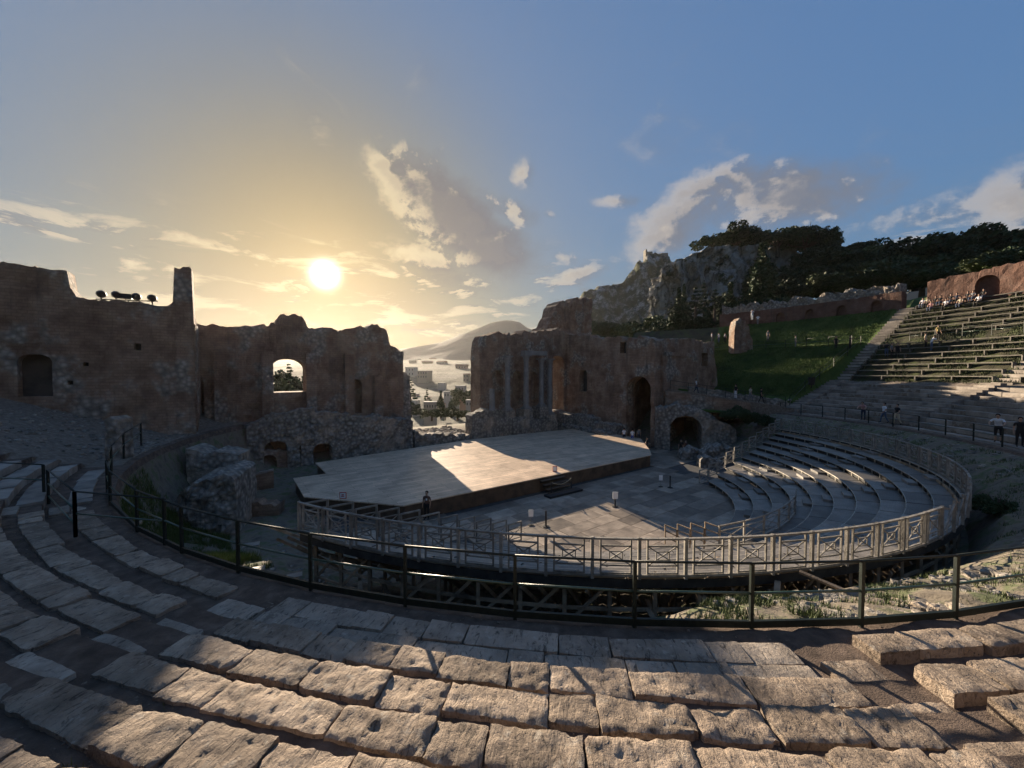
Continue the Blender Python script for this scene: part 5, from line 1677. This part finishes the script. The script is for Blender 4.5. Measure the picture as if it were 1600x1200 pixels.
# ------------------------------------------------------------------ town
def town():
    r2 = random.Random(21)
    cols = [plain('plaster_white', (.38, .36, .33)), plain('plaster_cream', (.32, .28, .22)), plain('plaster_rose', (.46, .31, .24)), plain('plaster_ochre', (.44, .35, .21)), plain('plaster_grey', (.40, .39, .37))]
    cn = ['white', 'cream', 'rose', 'ochre', 'grey']
    rf = [plain('roof_tile', (.25, .13, .085)), plain('roof_flat', (.36, .34, .31))]
    glass = plain('window_dark', (.04, .045, .05), .3)
    used = {}
    def house(px, pyb, wpx, hpx, Y, ci, ri, lab):
        b = atY(px, pyb, Y); w = .66 * wpx / F * Y; h = .75 * hpx / F * Y; d = w * r2.uniform(.7, 1.1); rz = r2.uniform(-.35, .35)
        root = thing('town_house', lab, 'house', b, rz, 'houses of the town')
        MB().box((0, d / 2, h / 2 - 3), (w, d, h + 6)).build('wall', cols[ci], root)
        if ri == 0:
            e = .08 * w; rh = .16 * w
            m = MB(); m.add([(-w / 2 - e, -e, h), (w / 2 + e, -e, h), (w / 2 + e, d + e, h), (-w / 2 - e, d + e, h), (-w / 2 - e, d / 2, h + rh), (w / 2 + e, d / 2, h + rh)],
                            [(0, 1, 5, 4), (2, 3, 4, 5), (0, 4, 3), (1, 2, 5), (3, 2, 1, 0)]); rfo = m.build('roof', rf[0], root)
            MB().box((w * .25, d * .7, h + rh * .7), (w * .07, w * .07, rh)).build('chimney', cols[4], rfo)
        else:
            MB().box((0, d / 2, h + .2), (w * 1.04, d * 1.04, .4)).build('roof', rf[1], root)
        if hpx > 9:
            nx = max(2, int(wpx / 6)); ny = max(1, int(hpx / 7)); ww = w / nx * .34; wh = h / ny * .45
            me = MB().box((0, 0, 0), (ww, .3, wh)).mesh('window', glass)
            for i in range(nx):
                for j in range(ny):
                    link('window', me, root, loc=((i + .5) / nx * w - w / 2, -.06, (j + .55) / ny * h))
    big = [(672, 640, 30, 13, 100, 0, 1, 'bright white house beside the tall cypress'), (735, 636, 22, 12, 120, 0, 1, 'white house by the right edge of the town gap'), (700, 622, 20, 12, 170, 4, 1, 'grey flat-roofed house above the two cypresses'),
           (724, 628, 18, 11, 150, 2, 0, 'rose house with tiled roof right of the cypresses'), (718, 612, 22, 11, 210, 0, 1, 'long white house in the middle of the town gap'), (690, 606, 18, 9, 260, 0, 1, 'small white house left of the long white one'),
           (660, 592, 26, 16, 300, 1, 1, 'large cream block at the left of the town'), (640, 588, 22, 18, 330, 4, 1, 'tall grey block at the hazy left edge of the town'), (728, 597, 14, 16, 300, 1, 0, 'narrow cream tower house above the long white house'),
           (745, 605, 16, 12, 260, 3, 0, 'ochre house against the right wall edge'), (705, 590, 34, 7, 360, 3, 1, 'low ochre hall with a wide flat roof'), (720, 582, 26, 14, 430, 2, 0, 'large rose building in the upper town'),
           (688, 575, 20, 12, 500, 4, 0, 'grey house in the upper town left of the rose building'), (742, 578, 14, 12, 480, 0, 1, 'white house at the upper right of the town'), (668, 576, 24, 13, 520, 3, 0, 'ochre block with many windows in the hazy upper town'),
           (645, 570, 18, 9, 600, 1, 1, 'cream house at the upper left of the town'), (738, 563, 3, 22, 620, 1, 0, 'thin bell tower rising from the upper town')]
    for a in big:
        house(*a)
    lst = []
    for k in range(64):
        t = k / 64; py = lerp(632, 556, t) + r2.uniform(-3, 3); px = r2.uniform(628, 758); Y = lerp(160, 800, t ** 1.2)
        ci = r2.randrange(5); ri = r2.randrange(2)
        zone = 'lower' if py > 605 else ('middle' if py > 578 else 'upper')
        lst.append((f'small {cn[ci]} {"tiled" if ri == 0 else "flat"}-roofed house in the {zone} town', px, py, Y, ci, ri))
    lst.sort(); wd = ['leftmost', 'second from left', 'third from left', 'fourth from left', 'fifth from left', 'sixth from left', 'seventh from left', 'eighth from left', 'ninth from left']
    for i, (lab, px, py, Y, ci, ri) in enumerate(lst):
        same = [q for q in lst if q[0] == lab]
        house(px, py + 4, r2.uniform(8, 16), r2.uniform(5, 9), Y, ci, ri, lab + (' seen through the gap' if len(same) == 1 else f', {wd[same.index(lst[i])]} of its kind'))
    # fort on the castle hill
    p = atY(1026, 402, 338)
    root = thing('hilltop_fort', 'small ruined fort on the peak of the castle hill', 'fort', p)
    for x, w, h in ((-6, 5, 5), (0, 9, 3.2), (7, 6, 3.8), (-9, 1.2, 7)):
        MB().box((x, 3, h / 2 - 3), (w, 6, h + 6)).build('wall', M['rubble'], root)


town()


# ------------------------------------------------------------------ people
HAIR = plain('hair_dark', (.018, .014, .012)); SKIN = plain('skin', (.42, .26, .18), .6); SHOE = plain('shoe', (.03, .028, .027))
CLOTH = {'white': plain('cloth_white', (.72, .72, .74)), 'black': plain('cloth_black', (.018, .018, .020)), 'navy': plain('cloth_navy', (.025, .032, .06)), 'pink': plain('cloth_pink', (.46, .25, .24)), 'blue': plain('cloth_blue', (.06, .10, .36)),
         'cream': plain('cloth_cream', (.55, .47, .34)), 'grey': plain('cloth_grey', (.20, .20, .21)), 'brown': plain('cloth_brown', (.12, .06, .045)), 'jeans': plain('cloth_jeans', (.09, .12, .19)), 'yellow': plain('cloth_yellow', (.55, .42, .16)), 'red': plain('cloth_red', (.28, .05, .045))}
POSE_CACHE = {}


def figure(pose):
    """one continuous skinned body, 1.72 m tall, facing -Y; returns vertices, faces and zone per face"""
    if pose in POSE_CACHE:
        return POSE_CACHE[pose]
    J = {'pelvis': ((0, 0, .93), (.16, .115)), 'waist': ((0, 0, 1.08), (.145, .10)), 'chest': ((0, -.01, 1.29), (.175, .12)), 'neck0': ((0, .01, 1.44), (.075, .07)), 'neck1': ((0, 0, 1.50), (.058, .058)), 'head0': ((0, -.012, 1.57), (.078, .09)), 'head1': ((0, -.008, 1.645), (.083, .10)), 'head2': ((0, 0, 1.70), (.055, .065))}
    for s, k in ((-1, 'l'), (1, 'r')):
        J['sh' + k] = ((.185 * s, 0, 1.40), (.062, .06)); J['el' + k] = ((.235 * s, .02, 1.13), (.045, .045)); J['wr' + k] = ((.245 * s, -.06, .89), (.03, .03)); J['ha' + k] = ((.242 * s, -.09, .80), (.036, .022)); J['fi' + k] = ((.235 * s, -.115, .735), (.018, .014))
        J['hip' + k] = ((.095 * s, 0, .86), (.095, .095)); J['kn' + k] = ((.105 * s, -.015, .48), (.06, .062)); J['an' + k] = ((.11 * s, .02, .09), (.042, .045)); J['to' + k] = ((.12 * s, -.14, .035), (.042, .03))
    def mv(n, p):
        J[n] = (p, J[n][1])
    if pose == 'walk':
        mv('knl', (-.1, -.16, .50)); mv('anl', (-.1, -.20, .10)); mv('tol', (-.1, -.36, .045)); mv('knr', (.1, .06, .48)); mv('anr', (.1, .27, .13)); mv('tor', (.1, .16, .03))
        mv('ell', (-.25, .12, 1.15)); mv('wrl', (-.25, .06, .92)); mv('hal', (-.25, .03, .84)); mv('fil', (-.25, 0, .78)); mv('elr', (.25, -.06, 1.14)); mv('wrr', (.24, -.22, .97)); mv('har', (.235, -.29, .93)); mv('fir', (.23, -.34, .90))
    if pose == 'photo':
        for s, k in ((-1, 'l'), (1, 'r')):
            mv('el' + k, (.24 * s, -.16, 1.22)); mv('wr' + k, (.12 * s, -.34, 1.42)); mv('ha' + k, (.08 * s, -.38, 1.49)); mv('fi' + k, (.05 * s, -.40, 1.54))
    if pose == 'lean':
        for n in ('chest', 'neck0', 'neck1', 'head0', 'head1', 'head2', 'shl', 'shr'):
            x, y, z = J[n][0]; mv(n, (x, y - (z - .95) * .35, z - (z - .95) * .06))
        for s, k in ((-1, 'l'), (1, 'r')):
            mv('el' + k, (.30 * s, -.34, 1.16)); mv('wr' + k, (.27 * s, -.50, 1.08)); mv('ha' + k, (.25 * s, -.57, 1.07)); mv('fi' + k, (.23 * s, -.62, 1.05))
    if pose == 'sit':
        for n in list(J):
            (x, y, z), r = J[n]
            if not any(n.startswith(q) for q in ('kn', 'an', 'to')):
                J[n] = ((x, y, z - .42), r)
        for s, k in ((-1, 'l'), (1, 'r')):
            mv('kn' + k, (.13 * s, -.44, .50)); mv('an' + k, (.12 * s, -.44, .09)); mv('to' + k, (.13 * s, -.60, .035)); mv('hip' + k, (.10 * s, -.05, .48))
            mv('el' + k, (.25 * s, -.10, .74)); mv('wr' + k, (.16 * s, -.32, .62)); mv('ha' + k, (.11 * s, -.39, .61)); mv('fi' + k, (.07 * s, -.44, .60))
    E = [('pelvis', 'waist'), ('waist', 'chest'), ('chest', 'neck0'), ('neck0', 'neck1'), ('neck1', 'head0'), ('head0', 'head1'), ('head1', 'head2')]
    for k in 'lr':
        E += [('chest', 'sh' + k), ('sh' + k, 'el' + k), ('el' + k, 'wr' + k), ('wr' + k, 'ha' + k), ('ha' + k, 'fi' + k), ('pelvis', 'hip' + k), ('hip' + k, 'kn' + k), ('kn' + k, 'an' + k), ('an' + k, 'to' + k)]
    nm = list(J); me = bpy.data.meshes.new('fig'); me.from_pydata([J[n][0] for n in nm], [(nm.index(a), nm.index(b)) for a, b in E], [])
    bm = bmesh.new(); bm.from_mesh(me); lay = bm.verts.layers.skin.verify(); bm.verts.ensure_lookup_table()
    for i, n in enumerate(nm):
        bm.verts[i][lay].radius = J[n][1]; bm.verts[i][lay].use_root = (n == 'pelvis')
    bm.to_mesh(me); bm.free()
    o = bpy.data.objects.new('fig', me); COL.objects.link(o); o.modifiers.new('s', 'SKIN'); sub = o.modifiers.new('d', 'SUBSURF'); sub.levels = 1; sub.render_levels = 1
    dg = bpy.context.evaluated_depsgraph_get(); ev = o.evaluated_get(dg); m2 = ev.to_mesh()
    vs = [tuple(v.co) for v in m2.vertices]; fs = [tuple(p.vertices) for p in m2.polygons]
    bones = [(a, b) for a, b in E]
    def seg(p, a, b):
        a, b = Vector(J[a][0]), Vector(J[b][0]); d = b - a; t = max(0, min(1, (p - a).dot(d) / max(1e-9, d.length_squared))); return (p - a - d * t).length, t
    zone = []
    for p in m2.polygons:
        c = p.center; best = min((seg(c, a, b)[0] - min(J[a][1][0], J[b][1][0]) * .6, a, b, seg(c, a, b)[1]) for a, b in bones); _, a, b, t = best
        if a.startswith('neck') or a.startswith('head'):
            z = 0
        elif a[:2] in ('wr', 'ha') or (a[:2] == 'el'):
            z = 0
        elif a[:2] == 'sh':
            z = 1 if t < .75 else 0
        elif a == 'pelvis' and b == 'waist':
            z = 2 if t < .45 else 1
        elif a[:3] == 'hip' or (a == 'pelvis'):
            z = 2
        elif a[:2] == 'kn':
            z = 3
        elif a[:2] == 'an':
            z = 4
        else:
            z = 1
        zone.append(z)
    ev.to_mesh_clear(); bpy.data.objects.remove(o)
    # hair cap: upper back part of the head
    hc = Vector(J['head1'][0]); hv = []; hf = []; n = 10
    for i in range(6):
        e = -0.45 + i / 5 * (pi / 2 + .45)
        for k in range(n):
            a = 2 * pi * k / n; y = sin(a) * cos(e) * .118; z = sin(e) * .105
            if y < -.03 and z < .045:
                y = -.03
            hv.append((hc.x + cos(a) * cos(e) * .10, hc.y + y + .012, hc.z + z + .012))
    for i in range(5):
        for k in range(n):
            hf.append((i * n + k, i * n + (k + 1) % n, (i + 1) * n + (k + 1) % n, (i + 1) * n + k))
    hf.append(tuple(5 * n + k for k in range(n)))
    # nose and ears are small bumps of the head
    POSE_CACHE[pose] = (vs, fs, zone, hv, hf); return POSE_CACHE[pose]


def person(p, facing, pose, top, bottom, label, group=None, long=True, sc=1.0, sleeves=False, hair=HAIR):
    vs, fs, zone, hv, hf = figure(pose)
    root = thing('person', label, 'person', p, facing, group); root.scale = (sc,) * 3
    b = MB(); b.v = vs; b.f = fs; b.mi = [{0: 0, 1: 1, 2: 2, 3: (2 if long else 0), 4: 3}[z] for z in zone]
    b.build('body', [SKIN, CLOTH[top], CLOTH[bottom], SHOE], root, smooth=True)
    h = MB(); h.add(hv, hf); h.build('hair', hair, root, smooth=True)


def people():
    toward = lambda p: atan2(p.x, -p.y) * 1.0           # facing the camera is -Y in the figure's frame
    F_ = lambda a: RAD(a)
    p = atZ(667, 812, 0)
    person(p, F_(-15), 'stand', 'brown', 'black', 'woman in dark brown jacket standing before the stage corner', sleeves=True)
    bd = p + Vector((.02, -.16, 1.28)); tag(MB().box((0, 0, 0), (.09, .01, .12)).build('badge', M['white'], loc=bd), 'small white badge on the chest of the woman before the stage', 'badge')
    for px, py, t, bt, lab, f in ((975, 690, 'white', 'navy', 'person in white top, leftmost of three below the tall arch', 170), (988, 692, 'white', 'blue', 'person in white shirt and blue trousers, middle of three below the tall arch', 180), (998, 690, 'grey', 'navy', 'person in pale grey top, rightmost of three below the tall arch', 190)):
        q = atZ(px, py + 1, .42); q.z = .42; person(q, F_(f), 'stand', t, bt, lab)
    person(atZ(1011, 708, 0), F_(60), 'walk', 'black', 'navy', 'person in dark clothes walking past the right stage corner')
    person(atZ(1064, 712, 0), F_(-20), 'stand', 'black', 'black', 'left one of two dark-clothed people before the vault')
    person(atZ(1071, 713, 0), F_(20), 'walk', 'brown', 'black', 'right one of two dark-clothed people before the vault')
    def onramp(px, Yv, zz):
        q = atY(px, 600, Yv); q.z = zz; return q
    a, b_ = Vector((16.6, 44.2)), Vector((24.6, 41.9)); d = (b_ - a).normalized(); bk = Vector((-d.y, d.x))
    def ramp_at(s, t=3.3):
        q = a + d * s + bk * t; return Vector((q.x, q.y, lerp(6.9, 4.85, (s - 1.6) / 13.4)))
    def s_for(px):
        k = (px - 800) / F; return (k * (a.y + bk.y * 3.3) - a.x - bk.x * 3.3) / (d.x - k * d.y)
    person(ramp_at(s_for(1088)), F_(70), 'walk', 'white', 'navy', 'person in white top and dark trousers alone on the ramp')
    person(ramp_at(s_for(1150)), F_(-80), 'stand', 'black', 'white', 'person in black top and white trousers on the ramp')
    person(ramp_at(s_for(1173)), F_(100), 'walk', 'cream', 'grey', 'person in pale top next to the white-trousered one on the ramp')
    person(ramp_at(s_for(1190)), F_(80), 'walk', 'black', 'black', 'person all in black at the right end of the ramp')
    def wk(px, R=28.15):
        best = min((abs(800 + F * (CX + R * cos(RAD(q / 10))) / (CY + R * sin(RAD(q / 10))) - px), q / 10) for q in range(-260, 230)); return pol(R, best[1], 4.46 + .05)
    person(wk(1350), F_(-60), 'lean', 'pink', 'navy', 'person in pink top leaning by the far railing')
    person(wk(1383), F_(-100), 'walk', 'white', 'jeans', 'person in white top with dark bag walking on the far walkway')
    person(wk(1403), F_(-90), 'walk', 'black', 'cream', 'person in black top and pale trousers on the far walkway')
    person(wk(1563), F_(-60), 'lean', 'white', 'black', 'man in white T-shirt and dark shorts leaning on the far railing', long=False, sc=1.05)
    person(wk(1597), F_(-40), 'stand', 'black', 'black', 'person in black at the right picture edge behind the far railing', sc=1.0)
    for px, py, pose, t, bt, f, lab in ((1385, 558, 'photo', 'black', 'jeans', 160, 'person in black top and pale jeans on the stairway beside the benches'), (1393, 560, 'stand', 'grey', 'black', 20, 'person in grey top on the stairway, second of three'), (1402, 560, 'stand', 'black', 'black', -30, 'person in black on the stairway, rightmost of three'),
                                        (1446, 545, 'stand', 'cream', 'black', 30, 'person in cream top, left one of three among the benches'), (1455, 549, 'lean', 'white', 'jeans', 60, 'person in white shirt bending over among the benches'), (1466, 532, 'stand', 'yellow', 'black', 0, 'person in yellow top standing among the upper benches'),
                                        (1243, 543, 'stand', 'cream', 'grey', 40, 'person in pale clothes alone on the grass bank path'), (1306, 546, 'stand', 'black', 'black', 0, 'person in black on the grass bank path'), (1328, 546, 'photo', 'black', 'black', 20, 'person in dark top raising a camera on the grass bank path'), (1200, 533, 'stand', 'grey', 'navy', 0, 'person in grey at the left end of the grass bank path'),
                                        (1112, 535, 'stand', 'white', 'grey', 60, 'person in white, left one of three above the right hall'), (1123, 536, 'stand', 'white', 'jeans', 200, 'person in white and jeans, middle of three above the right hall'), (1133, 536, 'stand', 'grey', 'black', 100, 'person in dark clothes, right one of three above the right hall')):
        q = drop(px, py)
        person(q, F_(f), pose, t, bt, lab)
    st = atY(1174, 497, 61)
    person(Vector((st.x, 60.8, atY(1163, 537, 60).z + 3.75)), F_(0), 'photo', 'white', 'white', 'person in white standing on top of the ruin stub')
    for px, py, t, lab in ((1184, 508, 'white', 'person in white climbing the path beside the ruin stub'), (1191, 506, 'black', 'person in dark top climbing behind the one in white by the ruin stub')):
        q = drop(px, py); person(q, F_(160), 'walk', t, 'grey', lab)
    R = 49.0
    seats = [(1438, 'white'), (1446, 'cream'), (1452, 'pink'), (1459, 'black'), (1466, 'black'), (1474, 'white'), (1482, 'black'), (1492, 'navy'), (1497, 'cream'), (1508, 'black'), (1517, 'grey'), (1525, 'white'), (1533, 'black')]
    wd = ['first', 'second', 'third', 'fourth', 'fifth', 'sixth', 'seventh', 'eighth', 'ninth', 'tenth', 'eleventh', 'twelfth', 'thirteenth']
    Rb = 43.9 + .8 * 6
    for k, (px, t) in enumerate(seats):
        Rk = Rb - (.8 if k % 3 == 2 else 0)
        best = min((abs(800 + F * (CX + Rk * cos(RAD(q / 10))) / (CY + Rk * sin(RAD(q / 10))) - px), q / 10) for q in range(-200, 200))
        q = pol(Rk, best[1], interp(UPPER, Rk) + .02); v = pol(Rk - 1, best[1]) - pol(Rk, best[1])
        person(q, atan2(v.x, -v.y), 'sit', t, 'black' if k % 2 else 'jeans', f'person in {t} seated on the top benches, {wd[k]} of the group from the left', 'people seated on the top benches')


people()


# ------------------------------------------------------------------ small things in the orchestra and on the stage
def small():
    for px, py, lab, sign, sx in ((853, 823, 'black short post left of the others on the orchestra floor', 1, -.85), (961, 792, 'black short post carrying a white notice on the orchestra floor', 2, 0), (1047, 762, 'black short post farthest right on the orchestra floor', 1, -.65)):
        p = atZ(px, py, 0); b = thing('bollard', lab, 'post', p, group='posts on the orchestra floor')
        MB().lathe([(.2, 0), (.2, .03), (.05, .05)], n=14).build('foot', M['black'], b)
        MB().tube([(0, 0, .04), (0, 0, .92 if sign == 1 else .55)], .05, 8).build('tube', M['black'], b)
        if sign == 2:
            MB().box((0, -.06, .78), (.34, .03, .46)).build('notice', M['white'], b)
        else:
            s = thing('notice', 'clear stand with a white notice beside the ' + ('left' if px < 900 else 'right') + ' black post', 'sign', p + Vector((sx, .2, 0)))
            MB().box((0, 0, .03), (.3, .2, .03)).build('foot', M['black'], s)
            MB().box((0, 0, .45), (.03, .02, .85)).build('stem', M['timber'], s)
            MB().box((0, -.02, .72), (.28, .02, .40)).build('sheet', M['white'], s)
    p = atZ(536, 779, 1.05); s = thing('warning_sign', 'small white sign with a red border on the stage edge', 'sign', p)
    MB().box((0, 0, .2), (.42, .03, .40)).build('border', M['red'], s); MB().box((0, -.02, .2), (.33, .02, .31)).build('sheet', M['white'], s)
    MB().box((0, -.035, .24), (.16, .01, .06)).build('bar', M['red'], s); MB().box((0, -.035, .15), (.2, .01, .05)).build('bar', M['red'], s)
    p = atZ(867, 737, 1.05); s = thing('warning_sign', 'small red-framed sign on the stage above the steps', 'sign', p)
    MB().box((0, 0, .22), (.36, .03, .44)).build('border', M['red'], s); MB().box((0, -.02, .22), (.28, .02, .35)).build('sheet', M['white'], s)
    p = drop(1268, 606); b = thing('litter_bin', 'dark bin on a post at the foot of the stairway by the grass', 'bin', p)
    MB().tube([(0, 0, 0), (0, 0, .5)], .05, 8).build('post', M['black'], b); MB().lathe([(.3, .35), (.36, 1.25), (.33, 1.25), (.28, .45)], n=12).build('drum', M['black'], b)
    # crates and boxes by the left end of the stand
    for px, py, w, lab in ((400, 900, .5, 'pale box lying among the timber left of the stand'), (392, 820, .6, 'grey box at the left corner of the timber fence'), (460, 895, .45, 'white carton under the left part of the stand rim')):
        q = atZ(px, py, 2.0); R, d = polar(q.x, q.y)
        q.z = ground_h(R, d) + .05
        o = thing('box', lab, 'box', q, .5); MB().box((0, 0, w * .4), (w, w * .7, w * .8)).build('body', M['deck_edge'], o); MB().box((0, 0, w * .82), (w * 1.04, w * .74, .03)).build('lid', M['deck'], o)


small()

# ------------------------------------------------------------------ air
def haze():
    b = MB(); b.box((-100, 620, 58), (2600, 1500, 176))
    m = bpy.data.materials.new('haze'); m.use_nodes = True; N = NT(m.node_tree); N.n.clear()
    out = N.new('ShaderNodeOutputMaterial'); v = N.new('ShaderNodeVolumePrincipled')
    v.inputs['Color'].default_value = (1.0, .96, .90, 1); v.inputs['Density'].default_value = HAZE_DENSITY; v.inputs['Anisotropy'].default_value = HAZE_G
    N.l.new(v.outputs[0], out.inputs['Volume'])
    o = b.build('haze', m); o['kind'] = 'stuff'; o['label'] = 'thin golden evening haze in the air over hollow and town'; o['category'] = 'haze'


haze()
